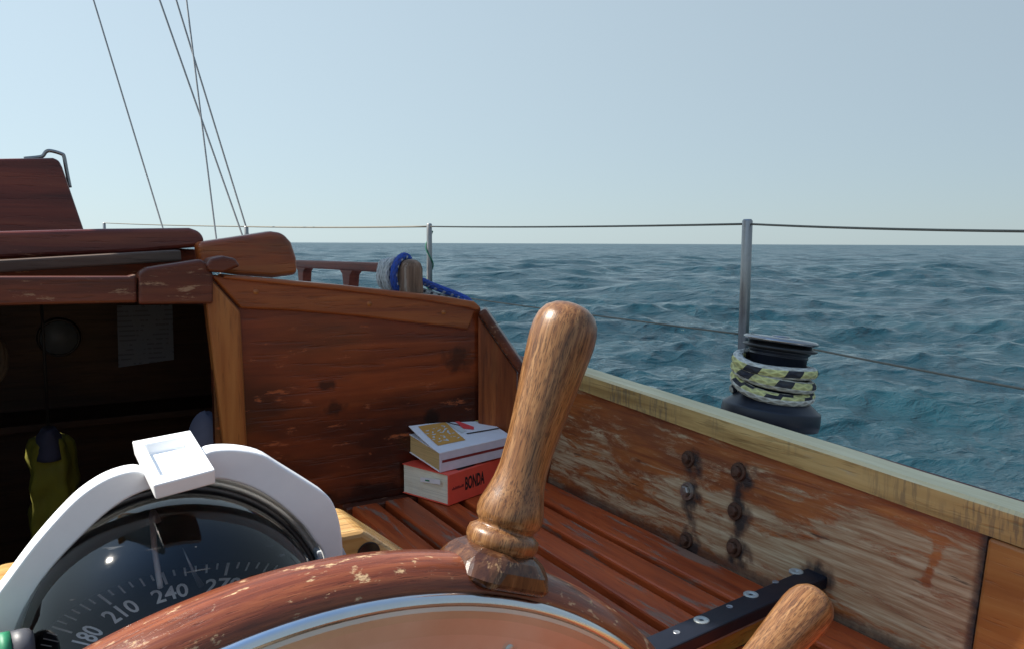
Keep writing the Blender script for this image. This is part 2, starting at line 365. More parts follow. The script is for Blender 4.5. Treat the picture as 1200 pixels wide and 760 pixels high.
def build_sea():
    rr = np.geomspace(.9, 5200., 1500); rr[0] = 0.0
    view = math.pi/2-YAW
    an = np.concatenate([view+np.linspace(-D2R(44), D2R(44), 440), view+np.linspace(D2R(44), 2*math.pi-D2R(44), 50)[1:-1]])
    A, Rr = np.meshgrid(an, rr); X = Rr*np.cos(A); Y = Rr*np.sin(A)
    cell = np.maximum(Rr*math.log(5200/.9)/1500, .02)
    cell = np.where((np.arange(len(an)) < 440)[None, :], cell, np.maximum(cell, Rr*.05))
    Zs, DX, DY = wave_field(X, Y, cell)
    V = np.stack([X+DX, Y+DY, Zs], -1).reshape(-1, 3)
    na = len(an); nr = len(rr)
    i = np.arange(nr-1)[:, None]*na; j = np.arange(na)[None, :]; jn = (j+1) % na
    Fq = np.stack([i+j, i+na+j, i+na+jn, i+jn], -1).reshape(-1, 4)
    me = bpy.data.meshes.new('sea'); me.vertices.add(len(V)); me.vertices.foreach_set('co', V.ravel().astype(np.float32))
    me.loops.add(Fq.size); me.loops.foreach_set('vertex_index', Fq.ravel().astype(np.int32))
    me.polygons.add(len(Fq)); me.polygons.foreach_set('loop_start', np.arange(0, Fq.size, 4, dtype=np.int32))
    me.update(calc_edges=True); me.validate()
    me.polygons.foreach_set('use_smooth', np.ones(len(me.polygons), dtype=bool))
    m, nt, b = new_mat('sea_water'); q = N(nt); co = q.coord('Object')
    body = q.noise(co, .25, 4, .6)
    nt.links.new(q.ramp(body, [(.3, (.004, .023, .034)), (.7, (.006, .036, .048))]), b.inputs['Base Color'])
    b.inputs['IOR'].default_value = 1.333; b.inputs['Specular IOR Level'].default_value = .5
    ln = q.node('ShaderNodeVectorMath', operation='LENGTH'); q.put(ln.inputs[0], q.node('ShaderNodeNewGeometry').outputs['Position'])
    dist = ln.outputs['Value']
    mr = q.node('ShaderNodeMapRange'); q.put(mr.inputs[0], q.math('LOGARITHM', dist, 10.))
    for k, v in ((1, .6), (2, 2.8), (3, .025), (4, .30)): mr.inputs[k].default_value = v
    nt.links.new(mr.outputs[0], b.inputs['Roughness'])
    st = q.mapping(co, (1, 1.9, 1), rot=(0, 0, D2R(25)))
    rid = lambda v: q.math('SUBTRACT', 1., q.math('ABSOLUTE', q.math('MULTIPLY_ADD', v, 4., -2.)))
    h0 = q.math('MULTIPLY', rid(q.noise(q.mapping(co, (1, 1.7, 1), rot=(0, 0, D2R(28))), .55, 3, .5, .4)), 3.2)
    h = q.math('ADD', q.math('MULTIPLY_ADD', rid(q.noise(st, 3.6, 4, .55, .5)), .5, h0), q.math('MULTIPLY', rid(q.noise(st, 12, 4, .6, .4)), .14))
    nt.links.new(q.bump(h, 1., .035), b.inputs['Normal'])
    me.materials.append(m)
    o = link(bpy.data.objects.new('sea', me)); o['kind'] = 'structure'
build_sea()

# ------------------------------------------------------------------ the boat
boat = thing('sailing_boat', 'old varnished wooden sailing boat with slatted cockpit seat and worn mahogany cabin', 'boat', (0, 1.0, 0))
B = boat
SL = .0525                                                     # sheer: the boat rises towards the bow
SEAT = Z(-.43); YB = 1.241
def sheer(y): return Z(-.462+.036*(y-.6))
HB = [(-1.6, 1.15), (-.5, 1.36), (.6, 1.45), (1.5, 1.46), (2.7, 1.36), (3.8, 1.14), (4.8, .80), (5.6, .40), (6.2, .0)]
def half(y): return float(np.interp(y, [a for a, _ in HB], [b for _, b in HB]))
XC = -.06
def xs(y): return XC+half(y)*(1.45-XC)/1.45
def xp(y): return XC-half(y)*(1.45-XC)/1.45
ys = np.linspace(-1.6, 6.2, 40)
# hull shell
V = []; F = []
prof = [(1.0, 0.0), (.995, .25), (.97, .55), (.90, .85), (.72, 1.15)]
for y in ys:
    for side in (1, -1):
        for (w, dz) in (prof if side == 1 else prof[::-1]):
            hw = half(y)*(1.45-XC)/1.45
            V.append((XC+side*hw*w, y, sheer(y)-.01-dz*(1.55+.03*y)))
m = 2*len(prof)
for i in range(len(ys)-1):
    for k in range(m-1): F.append((i*m+k, i*m+k+1, (i+1)*m+k+1, (i+1)*m+k))
F.append(tuple(range(m)))
mesh('hull', V, F, M['hull'], B, smooth=True)
# side decks and foredeck
def cabx(y): return .655-.035*(y-1.24)
V = []; F = []
def strip(y0, y1, fa, fb, n=14):
    base = len(V)
    for y in np.linspace(y0, y1, n):
        V.append((fa(y), y, sheer(y))); V.append((fb(y), y, sheer(y)-.012))
        V.append((fb(y), y, sheer(y)-.04)); V.append((fa(y), y, sheer(y)-.04))
    for i in range(n-1):
        a = base+4*i
        for k in range(4): F.append((a+k, a+(k+1) % 4, a+4+(k+1) % 4, a+4+k))
    F.append((base, base+1, base+2, base+3)); F.append((base+4*n-4, base+4*n-1, base+4*n-2, base+4*n-3))
strip(-.964, 1.24, lambda y: .80, xs); strip(1.24, 3.4, cabx, xs)
strip(-.964, 1.24, lambda y: -1.02, xp); strip(1.24, 3.4, lambda y: -.95, xp); strip(3.4, 6.15, lambda y: xp(y), xs); strip(-1.58, -.965, lambda y: xp(y), xs)
mesh('deck', V, F, M['deck'], B)
for f_, nm in ((xs, 1), (xp, -1)):
    pts = [(f_(y)-nm*.02, y, sheer(y)+.004) for y in np.linspace(-1.5, 6.15, 44)]
    V_, F_, U_ = tube_vf(pts, .017, 8); mesh('toe_rail', V_, F_, M['lintel'], B, smooth=True, uv=U_)
# coaming ---------------------------------------------------------
LEAN = .147
def cox(z): return .765+(z-SEAT)*LEAN
cn = Vector((-1, 0, LEAN)).normalized(); cq = Vector((.765, 0, SEAT))
def onco(p): return onp(p, cq, cn)
def capz(y): return Z(-.2615+.045*(y-.883))
bolts = [onco(p) for p in ((807, 537), (806, 575), (805, 632), (866, 552), (862, 598), (861, 641))]
joint = onco((1150, 690)).y
drip = onco((1097, 630))
blackspot = onco((958, 678))
ny, nz = 250, 44
V = []; att = []; att2 = []
ya, yb_ = joint+.0012, 1.205
for i in range(ny+1):
    y = ya+(yb_-ya)*i/ny
    for k in range(nz+1):
        z = SEAT-.03+(capz(y)+.004-SEAT+.03)*k/nz
        p = Vector((cox(z), y, z)); s = 0.
        for c in (0, 3):
            bx = sum(b.y for b in bolts[c:c+3])/3; top = bolts[c].z+.012; bot = bolts[c+2].z-.02
            wv = .004*math.sin(z*90+c)+.0035*mnoise.noise((z*60, c, 0))
            dy = (y-(bx-.007+wv*1.4))/(.0115+.006*mnoise.noise((z*38, 3+c, 1)))
            vert = 1 if bot < z < top else max(0, 1-min(abs(z-top), abs(z-bot))/.015)
            s = max(s, vert*math.exp(-dy*dy)*(.62+.75*mnoise.fractal((y*55, z*45, c), 1, 2, 4)))
        for b in bolts:
            d = math.hypot(y-b.y+.009, z-b.z+.006)
            s = max(s, .95*math.exp(-(d/.018)**2)*(1+1.1*mnoise.fractal((y*70, z*70, 2), 1, 2, 3)))
        d = math.hypot((y-blackspot.y)/1.5, z-blackspot.z-.004); s = max(s, 1.2*math.exp(-(d/.013)**2)*(1+.9*mnoise.noise((y*110, z*110, 5))))
        s = max(s, .55*math.exp(-((z-SEAT)/.012)**2), .8*math.exp(-((y-joint)/.008)**2), 0.)
        V.append(p); att.append(max(0, min(1, s)))
        dr = math.exp(-((y-drip.y-.004*math.sin(z*60))/.005)**2)*(1 if z > drip.z-.05 else 0)
        bare = .5+.5*mnoise.fractal((y*2.2+3, z*7, 0), 1, 2, 3)
        near_cap = math.exp(-((z-capz(y))/.03)**2)
        att2.append(max(0, min(1, bare-.5*near_cap-.8*dr)))
nf = len(V)
F = [(i*(nz+1)+k, (i+1)*(nz+1)+k, (i+1)*(nz+1)+k+1, i*(nz+1)+k+1) for i in range(ny) for k in range(nz)]
# back, top, bottom and ends close the plank
c4 = [0, ny*(nz+1), ny*(nz+1)+nz, nz]
for a in c4: V.append(V[a]+Vector((.024, 0, 0)))
F += [(nf, nf+3, nf+2, nf+1)]
F += [tuple([i*(nz+1) for i in range(ny+1)]+[nf+1, nf]), tuple([i*(nz+1)+nz for i in range(ny, -1, -1)]+[nf+3, nf+2])]
F += [tuple([k for k in range(nz, -1, -1)]+[nf, nf+3]), tuple([ny*(nz+1)+k for k in range(nz+1)]+[nf+2, nf+1])]
def coaming_mat():
    m, nt, b = new_mat('weathered_coaming'); q = N(nt); co = q.coord()
    st = q.mapping(co, (40, 5, 75)); g = q.noise(st, 1.2, 8, .62, .5)
    var = q.ramp(g, [(.3, (.15, .034, .010)), (.48, (.33, .095, .022)), (.7, (.47, .17, .04))])
    big = q.noise(q.mapping(co, (4, 2.6, 9), (3, 1, 2)), 1., 5, .65)
    var = q.mix(q.ramp(big, [(.42, .0), (.62, .8)]), var, (.15, .045, .020))
    gr = q.noise(q.mapping(co, (60, 9, 190), (2, 2, 2)), 1., 6, .62)
    bare = q.ramp(gr, [(.3, (.21, .12, .062)), (.5, (.40, .275, .155)), (.7, (.54, .43, .28))])
    wv = q.noise(q.mapping(co, (10, 6.5, 34), (5, 7, 1)), 1.2, 12, .74, .35)
    f = q.math('ADD', wv, q.math('MULTIPLY_ADD', q.attr('bare'), .24, -.12))
    thin = q.ramp(f, [(.40, 0.), (.56, .75)])
    wm = q.ramp(f, [(.452, 0.), (.525, 1.)])
    col = q.mix(thin, var, q.mix(.5, var, (.46, .25, .11)))
    col = q.mix(q.math('MULTIPLY', wm, q.ramp(gr, [(.28, .45), (.55, 1.)])), col, bare)
    # thin scratches through the varnish
    sc_ = q.noise(q.mapping(co, (30, 9, 160), (1, 3, 2)), 1., 4, .7, .8)
    col = q.mix(q.ramp(sc_, [(.64, 0.), (.68, .5)]), col, (.40, .32, .22))
    bk = q.noise(q.mapping(co, (40, 8, 90), (9, 2, 4)), 1., 4, .65, .3)
    col = q.mix(q.ramp(bk, [(.30, .8), (.36, 0.)]), col, (.03, .018, .012))
    sn = q.math('MULTIPLY', q.attr('stain'), q.math('MULTIPLY_ADD', q.noise(co, 130, 5, .7), 1.3, .25))
    col = q.mix(q.ramp(sn, [(.10, 0.), (.34, .55)]), col, (.11, .035, .014))
    col = q.mix(q.ramp(sn, [(.24, 0.), (.72, .92)]), col, (.017, .014, .015))
    nt.links.new(col, b.inputs['Base Color'])
    nt.links.new(q.math('MULTIPLY_ADD', wm, .35, .45), b.inputs['Roughness'])
    h = q.math('SUBTRACT', q.math('MULTIPLY', gr, .6), q.math('MULTIPLY', wm, .5))
    nt.links.new(q.bump(h, .45, .004), b.inputs['Normal'])
    return m
M['coaming'] = coaming_mat()
coam = mesh('coaming', V, F, M['coaming'], B)
for nm, ar in (('stain', att), ('bare', att2)):
    a_ = coam.data.attributes.new(nm, 'FLOAT', 'POINT'); a_.data.foreach_set('value', np.array(ar+[0.]*4, dtype=np.float32))
def bolt(p, mat, r=.0105, tilt=0):
    V1, F1, _ = lathe_vf([(0, -.006), (r, -.006), (r, .0015), (r*.96, .003), (r*.62, .0032)], 24)
    V2, F2, _ = lathe_vf([(r*.62, .003), (r*.60, .0075), (r*.5, .009), (0, .0095)], 6)
    k = len(V1); mt = frame(p, cn, (0, math.cos(tilt), math.sin(tilt)))
    mesh('bolt', [mt @ Vector(v) for v in V1+V2], F1+[tuple(i+k for i in f) for f in F2], mat, coam)
for i, p in enumerate(bolts): bolt(p, M['boltgal'] if i in (1,) else M['bolt'], [.0120, .0130, .0115, .0125, .0120, .0125][i], i)
# aft plank of the coaming, standing slightly proud, with a lighter end
zt = lambda y: capz(y)-.0015
y0, y1 = -.9, joint-.0012
def coq(y, z, o): return Vector((cox(z), y, z))+cn*o
ye = y1-.0005
mesh('coaming_end_plank', [coq(ye, SEAT+.030, .006), coq(ye, zt(ye), .006), coq(y0, zt(y0), .006), coq(y0, SEAT+.030, .006)]+
     [coq(ye, SEAT+.030, -.02), coq(ye, zt(ye), -.02), coq(y0, zt(y0), -.02), coq(y0, SEAT+.030, -.02)],
     [(0, 1, 2, 3), (7, 6, 5, 4), (0, 4, 5, 1), (1, 5, 6, 2), (2, 6, 7, 3), (3, 7, 4, 0)], M['endplank'], B, bevel=.004, seg=3)
mesh('coaming_lower_plank', [coq(y1-.001, SEAT-.03, .0), coq(y1-.001, SEAT+.0285, .0), coq(y0, SEAT+.0285, .0), coq(y0, SEAT-.03, .0)]+
     [coq(y1-.001, SEAT-.03, -.022), coq(y1-.001, SEAT+.0285, -.022), coq(y0, SEAT+.0285, -.022), coq(y0, SEAT-.03, -.022)],
     [(0, 1, 2, 3), (7, 6, 5, 4), (0, 4, 5, 1), (1, 5, 6, 2), (2, 6, 7, 3), (3, 7, 4, 0)], M['lintel'], B, bevel=.002)
# cap rail
V = []; F = []; ncap = 60
for i in range(ncap+1):
    y = -.9+(1.20+.9)*i/ncap; wz = .0012*mnoise.noise((y*9, 0, 0)); z = capz(y)
    for (x, dz) in ((.781+wz, .0), (.780+wz, .029), (.784, .0325), (.812, .0335+wz), (.816, .030), (.816, .0)): V.append((x, y, z+dz))
for i in range(ncap):
    for k in range(6): F.append((i*6+k, i*6+(k+1) % 6, (i+1)*6+(k+1) % 6, (i+1)*6+k))
F += [tuple(range(6)), tuple(ncap*6+k for k in range(5, -1, -1))]
def cap_mat():
    m = M['cap']; nt = m.node_tree; q = N(nt); b = nt.nodes['Principled BSDF']
    src = b.inputs['Base Color'].links[0].from_socket; co = q.coord()
    # short dark checks across the grain, clustered
    ck = q.noise(q.mapping(co, (3, 170, 22), (0, 0, 0)), 1., 3, .7); cl = q.noise(q.mapping(co, (3, 10, 6), (2, 2, 2)), 1., 3, .6)
    mk = q.math('MULTIPLY', q.ramp(ck, [(.50, 0.), (.58, 1.)]), q.ramp(cl, [(.48, 0.), (.60, .5)]))
    col = q.mix(mk, src, (.09, .085, .075))
    # upward-facing wood takes a paler tone
    nz_ = q.sep(q.node('ShaderNodeNewGeometry').outputs['Normal'])[2]
    gz = q.noise(q.mapping(co, (40, 3, 40)), 1.3, 6, .6)
    grey = q.ramp(gz, [(.3, (.52, .43, .25)), (.7, (.74, .64, .41))])
    col = q.mix(q.ramp(nz_, [(.45, 0.), (.85, 1.)]), col, grey)
    nt.links.new(col, b.inputs['Base Color'])
cap_mat()
mesh('cap_rail', V, F, M['cap'], B)
# winch pad on the side deck
prism('winch_pad', [(.88, .77, sheer(.8)-.01), (1.02, .77, sheer(.8)-.01), (1.01, .775, Z(-.300)), (.882, .775, Z(-.284))], (0, .12, .004), M['lintel'], B, bevel=.008)

# corner board between bulkhead and coaming ---------------------------------
A_ = Vector((.655, YB, 0)); Bv = Vector((.772, 1.172, 0)); dAB = (Bv-A_).normalized(); nAB = Vector((-dAB.y, dAB.x, 0)); nAB = nAB if nAB.y < 0 else -nAB
qp = [onp(p, A_, nAB) for p in ((549, 372), (606, 436))]
P0 = Vector((A_.x, A_.y, qp[0].z+.004)); P1 = qp[1]; Pend = Vector((Bv.x, Bv.y, capz(Bv.y)+.02))
prism('corner_board', [(A_.x, A_.y, SEAT-.02), P0, P1, (P1.x, P1.y, Z(-.300)), (P1.x, P1.y, SEAT-.02)], -nAB*.022, M['corner'], B, bevel=.002)
prism('corner_board_lower', [(P1.x+.0002*dAB.x, P1.y+.0002*dAB.y, SEAT-.02), (P1.x+.0002*dAB.x, P1.y+.0002*dAB.y, P1.z-.001), Pend, (Pend.x, Pend.y, SEAT-.02)], -nAB*.022, M['corner'], B, bevel=.002)
up = Vector((0, 0, 1)); dd = (P1-P0).normalized(); nn = dd.cross(nAB); nn = nn if nn.z > 0 else -nn
pr = [P0-dd*.004+nAB*.012+nn*.0015, P1+dd*.004+nAB*.012+nn*.0015, P1+dd*.012-nAB*.034+nn*.0015, P0-dd*.004-nAB*.034+nn*.0015]
prism('sloping_cap', pr, nn*.017, M['lintel'], B, bevel=.005, seg=3)
prism('sloping_cap_foot', [P1+nAB*.010+dd*.006, Pend+nAB*.010, Pend-nAB*.034, P1-nAB*.034+dd*.006], (0, 0, .014), M['lintel'], B, bevel=.004)

# cabin bulkhead ------------------------------------------------------------
by = lambda p, y=YB: ony(p, y)
bulk = mesh('cabin_bulkhead', *(lambda pts: ([Vector(p) for p in pts]+[Vector(p)+Vector((0, .018, 0)) for p in pts],
        [(0, 1, 2, 3), (7, 6, 5, 4), (0, 4, 5, 1), (1, 5, 6, 2), (2, 6, 7, 3), (3, 7, 4, 0)]))
        ([(.205, YB+.008, Z(-.50)), (.664, YB+.008, Z(-.50)), (.664, YB+.008, Z(-.116)), (.205, YB+.008, Z(-.050))]), M['panel'], B)
# dark blotches of the panel, with darker patches at its right and foot
def add_spots(m, spots):
    nt = m.node_tree; q = N(nt); b = nt.nodes['Principled BSDF']; src = b.inputs['Base Color'].links[0].from_socket
    co = q.coord(); wob = q.noise(co, 45, 3); col = src
    for (p, rx, rz, k) in spots:
        s = q.sep(co)
        dx = q.math('DIVIDE', q.math('SUBTRACT', s[0], p.x), rx); dz = q.math('DIVIDE', q.math('SUBTRACT', s[2], p.z), rz)
        d = q.math('ADD', q.math('SQRT', q.math('ADD', q.math('MULTIPLY', dx, dx), q.math('MULTIPLY', dz, dz))), q.math('MULTIPLY_ADD', wob, 1.2, -.6))
        col = q.mix(q.math('MULTIPLY', q.ramp(d, [(.35, 1.), (.75, 0.)]), k), col, (.008, .004, .004))
    nt.links.new(col, b.inputs['Base Color'])
add_spots(M['panel'], [(by((385, 452)), .028, .012, .9), (by((395, 478)), .03, .02, .75), (by((508, 492)), .02, .035, .9), (by((540, 420)), .05, .035, .7), (by((430, 580)), .12, .03, .6)])
rail_pts = [(246, 322), (300, 327), (380, 335), (460, 344), (530, 352), (556, 358), (562, 363), (556, 368), (549, 387), (500, 380), (420, 371), (350, 365), (283, 362)]
prism('top_rail', [by(p, YB-.004) for p in rail_pts], (0, .03, 0), M['frame'], bulk, bevel=.004, seg=3)
prism('stile', [by(p, YB-.004) for p in ((238, 327), (244, 323), (282, 365), (292, 560), (296, 640), (276, 640), (264, 540))], (0, .03, 0), M['framez'], bulk, bevel=.004, seg=3)
prism('rail_moulding', [by(p, YB-.010) for p in ((262, 322), (400, 334), (520, 347), (556, 353), (564, 360), (560, 365), (550, 361), (500, 353), (400, 341), (262, 327))], (0, .05, 0), M['frame'], bulk, bevel=.003, seg=3)
for p in ((300, 342), (433, 356), (520, 366)):
    c = by(p, YB-.0042); lathe('plug', [(0, .0004), (.0042, .0004), (.0046, -.001)], M['framez'], bulk, 16, matrix=frame(c, (0, -1, 0)))
# lower bulkhead, port bulkhead, companionway sill (mostly behind the compass)
box('bridge_deck', -.95, .40, YB+.006, YB+.03, Z(-1.05), Z(-.62), M['panel'], B)
box('port_bulkhead', -.95, -.66, YB, YB+.025, Z(-.62), Z(-.09), M['panel'], B)
box('seat_ledger', .40, .66, YB-.020, YB+.004, SEAT-.05, SEAT-.003, M['lintel'], B)
# roof
ry = np.linspace(1.272, 3.4, 16)
def roofz(x, y): return Z(-.076-.052*(x+.15)**2-.016*(y-1.24))
def roof_piece(name, xa, xb, y0, y1, top, th, mat):
    V = []; F = []; nx_, ny_ = 8, 8
    for dz in (top, top+th):
        for y in np.linspace(y0, y1, ny_):
            for t in np.linspace(0, 1, nx_): x = xa(y)+(xb(y)-xa(y))*t; V.append((x, y, roofz(x, y)-dz))
    n0 = nx_*ny_
    for i in range(ny_-1):
        for k in range(nx_-1): a = i*nx_+k; F.append((a, a+1, a+nx_+1, a+nx_)); F.append((n0+a, n0+a+nx_, n0+a+nx_+1, n0+a+1))
    bd = [k for k in range(nx_)]+[i*nx_+nx_-1 for i in range(1, ny_)]+[(ny_-1)*nx_+k for k in range(nx_-2, -1, -1)]+[i*nx_ for i in range(ny_-2, 0, -1)]
    for i in range(len(bd)): a, b_ = bd[i], bd[(i+1) % len(bd)]; F.append((a, b_, n0+b_, n0+a))
    mesh(name, V, F, mat, B)
for (xa, xb, y0_, y1_) in ((lambda y: .262, cabx, 1.272, 2.04), (lambda y: -.95, lambda y: -.63, 1.272, 2.04), (lambda y: -.95, cabx, 2.0405, 3.4)):
    roof_piece('cabin_roof', xa, xb, y0_, y1_, 0., .03, M['deck'])
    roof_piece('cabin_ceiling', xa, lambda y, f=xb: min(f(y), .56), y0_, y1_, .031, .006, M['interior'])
V = []; F = []
for y in ry: V += [(cabx(y), y, roofz(cabx(y), y)-.004), (cabx(y)+.004, y, sheer(y)-.05), (cabx(y)-.022, y, sheer(y)-.05), (cabx(y)-.022, y, roofz(cabx(y), y)-.03)]
for i in range(15):
    for k in range(4): F.append((4*i+k, 4*i+(k+1) % 4, 4*i+4+(k+1) % 4, 4*i+4+k))
F += [(0, 1, 2, 3), (63, 62, 61, 60)]
mesh('cabin_side', V, F, M['frame'], B)
# lintel over the companionway, hatch boards
ly = YB-.010
prism('lintel', [(-.66, ly, Z(-.037)), ony((150, 324), ly), ony((160, 321), ly), ony((161, 355), ly), (-.66, ly, Z(-.078))], (0, .03, 0), M['lintel'], B, bevel=.004)
prism('lintel_end', [ony(p, ly-.004) for p in ((162.5, 320), (172, 314), (236, 304), (246, 312), (250, 322), (250, 356), (162.5, 357))], (0, .036, 0), M['lintel'], B, bevel=.004, seg=3)
prism('lintel_knee', [ony(p, ly-.014) for p in ((241, 311), (247, 303), (262, 300), (276, 303), (282, 312), (262, 320), (245, 319))], (0, .05, 0), M['lintel'], B, bevel=.004, seg=3)
prism('hatch_plank', [(-.66, 1.285, ony((0, 303), 1.285).z), ony((0, 305), 1.285), ony((212, 293), 1.285), ony((213, 306), 1.285), ony((0, 320), 1.285), (-.66, 1.285, ony((0, 320), 1.285).z)], (0, .05, 0), M['greyplank'], B, bevel=.003)
yh = 1.345
prism('sliding_hatch', [(-.66, yh, ony((0, 271), yh).z), ony((0, 271), yh), ony((120, 268), yh), ony((222, 267), yh), ony((234, 271), yh), ony((240, 280), yh), ony((238, 289), yh), ony((160, 296), yh), ony((0, 303), yh), (-.66, yh, ony((0, 303), yh).z)], (0, .62, -.012), M['hatch'], B, bevel=.006, seg=3)
yr = 1.30
prism('hatch_runner', [ony(p, yr) for p in ((232, 284), (280, 277), (318, 271), (332, 273), (342, 284), (348, 302), (349, 322), (320, 326), (280, 323), (236, 316))], (0, .05, 0), M['runner'], B, bevel=.008, seg=4)
box('hatch_coaming', -.62, .212, 1.41, 2.03, Z(-.095), Z(-.0125), M['lintel'], B)
# raised hatch housing with steel bow
yd = 1.72
prism('hatch_housing', [(-.62, yd, ony((0, 186), yd).z), ony((0, 186), yd), ony((62, 185), yd), ony((69, 188), yd), ony((73, 196), yd), ony((98, 269), yd), ony((99, 285), yd), (-.62, yd, ony((0, 285), yd).z)], (0, .35, 0), M['hatch'], B, bevel=.004)
tube('steel_bow', smooth_path([ony(p, yd+.03) for p in ((28, 186), (44, 184.5), (50, 183), (54, 178), (60, 177), (72, 180.5), (75, 184), (78, 200), (82, 220))], 5), .0034, M['steel'], B, ns=8)
# handrail on the roof
hx_ = .55
def hr(px): return onx((px, 320), hx_).y
hp = []
y_a, y_b = 1.30, 2.16
legs = [(hr(474), .035), (hr(411), .030), (hr(357), .030)]
zt_ = lambda y: Z(-.0375-.0125*(y-1.34)); zb_ = lambda y: zt_(y)-.018
top = [(hx_, y, zt_(y)) for y in np.linspace(y_a, y_b, 24)]
V = []; F = []
def quadbar(sec, base):
    pass
for t in top: V += [(hx_-.013, t[1], t[2]), (hx_+.013, t[1], t[2]), (hx_+.013, t[1], zb_(t[1])), (hx_-.013, t[1], zb_(t[1]))]
for i in range(len(top)-1):
    for k in range(4): F.append((4*i+k, 4*i+(k+1) % 4, 4*i+4+(k+1) % 4, 4*i+4+k))
F += [(0, 1, 2, 3), tuple(4*(len(top)-1)+k for k in (3, 2, 1, 0))]
hrail = mesh('grab_rail', V, F, M['railwood'], B, bevel=.004)
for (yl, w) in legs:
    z1 = zb_(yl)+.001; z0 = roofz(hx_, yl)-.006
    pts = [(hx_-.011, yl-w*1.5, z1), (hx_-.011, yl-w*.85, z1-.010), (hx_-.011, yl-w*.62, z0+.02), (hx_-.011, yl-w*.75, z0), (hx_-.011, yl+w*.75, z0), (hx_-.011, yl+w*.62, z0+.02), (hx_-.011, yl+w*.85, z1-.010), (hx_-.011, yl+w*1.5, z1)]
    prism('rail_foot', pts, (.022, 0, 0), M['railwood'], hrail, bevel=.002)

# seat ----------------------------------------------------------------------
seat = box('cockpit_seat', .402, .428, -.9, YB-.022, SEAT-.40, SEAT-.026, M['panel'], B)
for yb2 in (1.12, .80, .46, .1, -.4): box('seat_bearer', .43, .765, yb2-.02, yb2+.02, SEAT-.06, SEAT-.0225, M['panel'], seat, bevel=0)
box('seat_underside', .43, .80, -.9, YB-.022, SEAT-.20, SEAT-.19, M['interior'], seat, bevel=0)
pitch, wid = .0585, .0445
BY = .588                                                      # the track crosses the seat here
for seg_i, (ya1, yb1) in enumerate(((BY+.016, 1.222), (-.9, BY-.012))):
    for k in range(6):
        x0 = .409+k*pitch; x1 = x0+wid if k < 5 else .7635
        e = random.uniform(-.004, .004); dz = random.uniform(-.0012, .0012)
        v, f = box_vf(x0, x1, ya1, yb1+e, SEAT-.022+dz, SEAT+dz)
        o = mesh('slat', v, f, M['slat'], seat, bevel=.0035, seg=2)
# mainsheet track across the seat
bz = Z(-.388)
bar_a, bar_b = onz((760, 757), bz), onz((962, 668), bz)
bd = (bar_b-bar_a).normalized(); bpn = Vector((-bd.y, bd.x, 0))
a0 = bar_a-bd*.04; b0 = cq+Vector((.03, 0, 0)); b0 = bar_a+bd*((.779-bar_a.x)/bd.x)
prism('track_beam', [a0-bpn*.006+Vector((0, 0, SEAT+.001-a0.z)), b0-bpn*.006+Vector((0, 0, SEAT+.001-a0.z)), b0-bpn*.006-Vector((0, 0, .0205)), a0-bpn*.006-Vector((0, 0, .0205))], bpn*.022, M['ochre'], B, bevel=.001)
prism('track_strip', [a0-bpn*.0095-Vector((0, 0, .020)), b0-bpn*.0095-Vector((0, 0, .020)), b0-bpn*.0095-Vector((0, 0, .0145)), a0-bpn*.0095-Vector((0, 0, .0145))], bpn*.03, M['alu'], B, bevel=.0006)
trk = prism('mainsheet_track', [a0-bpn*.0150-Vector((0, 0, .014)), b0-bpn*.0150-Vector((0, 0, .014)), b0-bpn*.0150, a0-bpn*.0150], bpn*.030, M['blackbar'], B, bevel=.002)
for p in ((933, 669), (880, 696), (822, 726)):
    c = onz(p, bz)
    lathe('screw', [(0, -.002), (.0084, -.002), (.0084, .0006), (.0074, .0013), (.0030, .0008), (.0022, -.0004), (0, -.0004)], M['washer'], trk, 20, matrix=Matrix.Translation(c))
for p in ((909, 681), (855, 710), (793, 740)):
    c = onz(p, bz)
    lathe('track_hole', [(0, .0003), (.0030, .0003), (.0036, .0006), (.0036, -.002)], M['alu'], trk, 16, matrix=Matrix.Translation(c))
# cockpit floor and the rest of the well
box('cockpit_floor', -.95, .402, -.95, YB+.004, Z(-1.07), Z(-1.04), M['teak'], B)
box('port_seat', -.95, -.50, -.9, YB-.004, SEAT-.03, SEAT, M['teak'], B)
box('port_seat_front', -.52, -.502, -.9, YB-.004, Z(-1.04), SEAT-.031, M['panel'], B)
box('port_coaming', -1.01, -.985, -.9, YB-.004, SEAT-.05, Z(-.24), M['lintel'], B)
box('aft_bulkhead', -.98, .80, -.96, -.93, Z(-1.04), Z(-.44), M['lintel'], B)
box('aft_seat', -.50, .402, -.925, -.55, SEAT-.03, SEAT-.002, M['teak'], B)
# cabin interior
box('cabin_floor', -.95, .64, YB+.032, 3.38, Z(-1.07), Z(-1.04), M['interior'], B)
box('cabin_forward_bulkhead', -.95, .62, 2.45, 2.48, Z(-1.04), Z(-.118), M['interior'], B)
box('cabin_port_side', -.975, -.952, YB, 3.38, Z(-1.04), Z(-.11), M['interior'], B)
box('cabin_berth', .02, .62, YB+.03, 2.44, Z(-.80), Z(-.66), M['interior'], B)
box('cabin_shelf', -.5, .60, 2.25, 2.448, Z(-.47), Z(-.45), M['interior'], B)
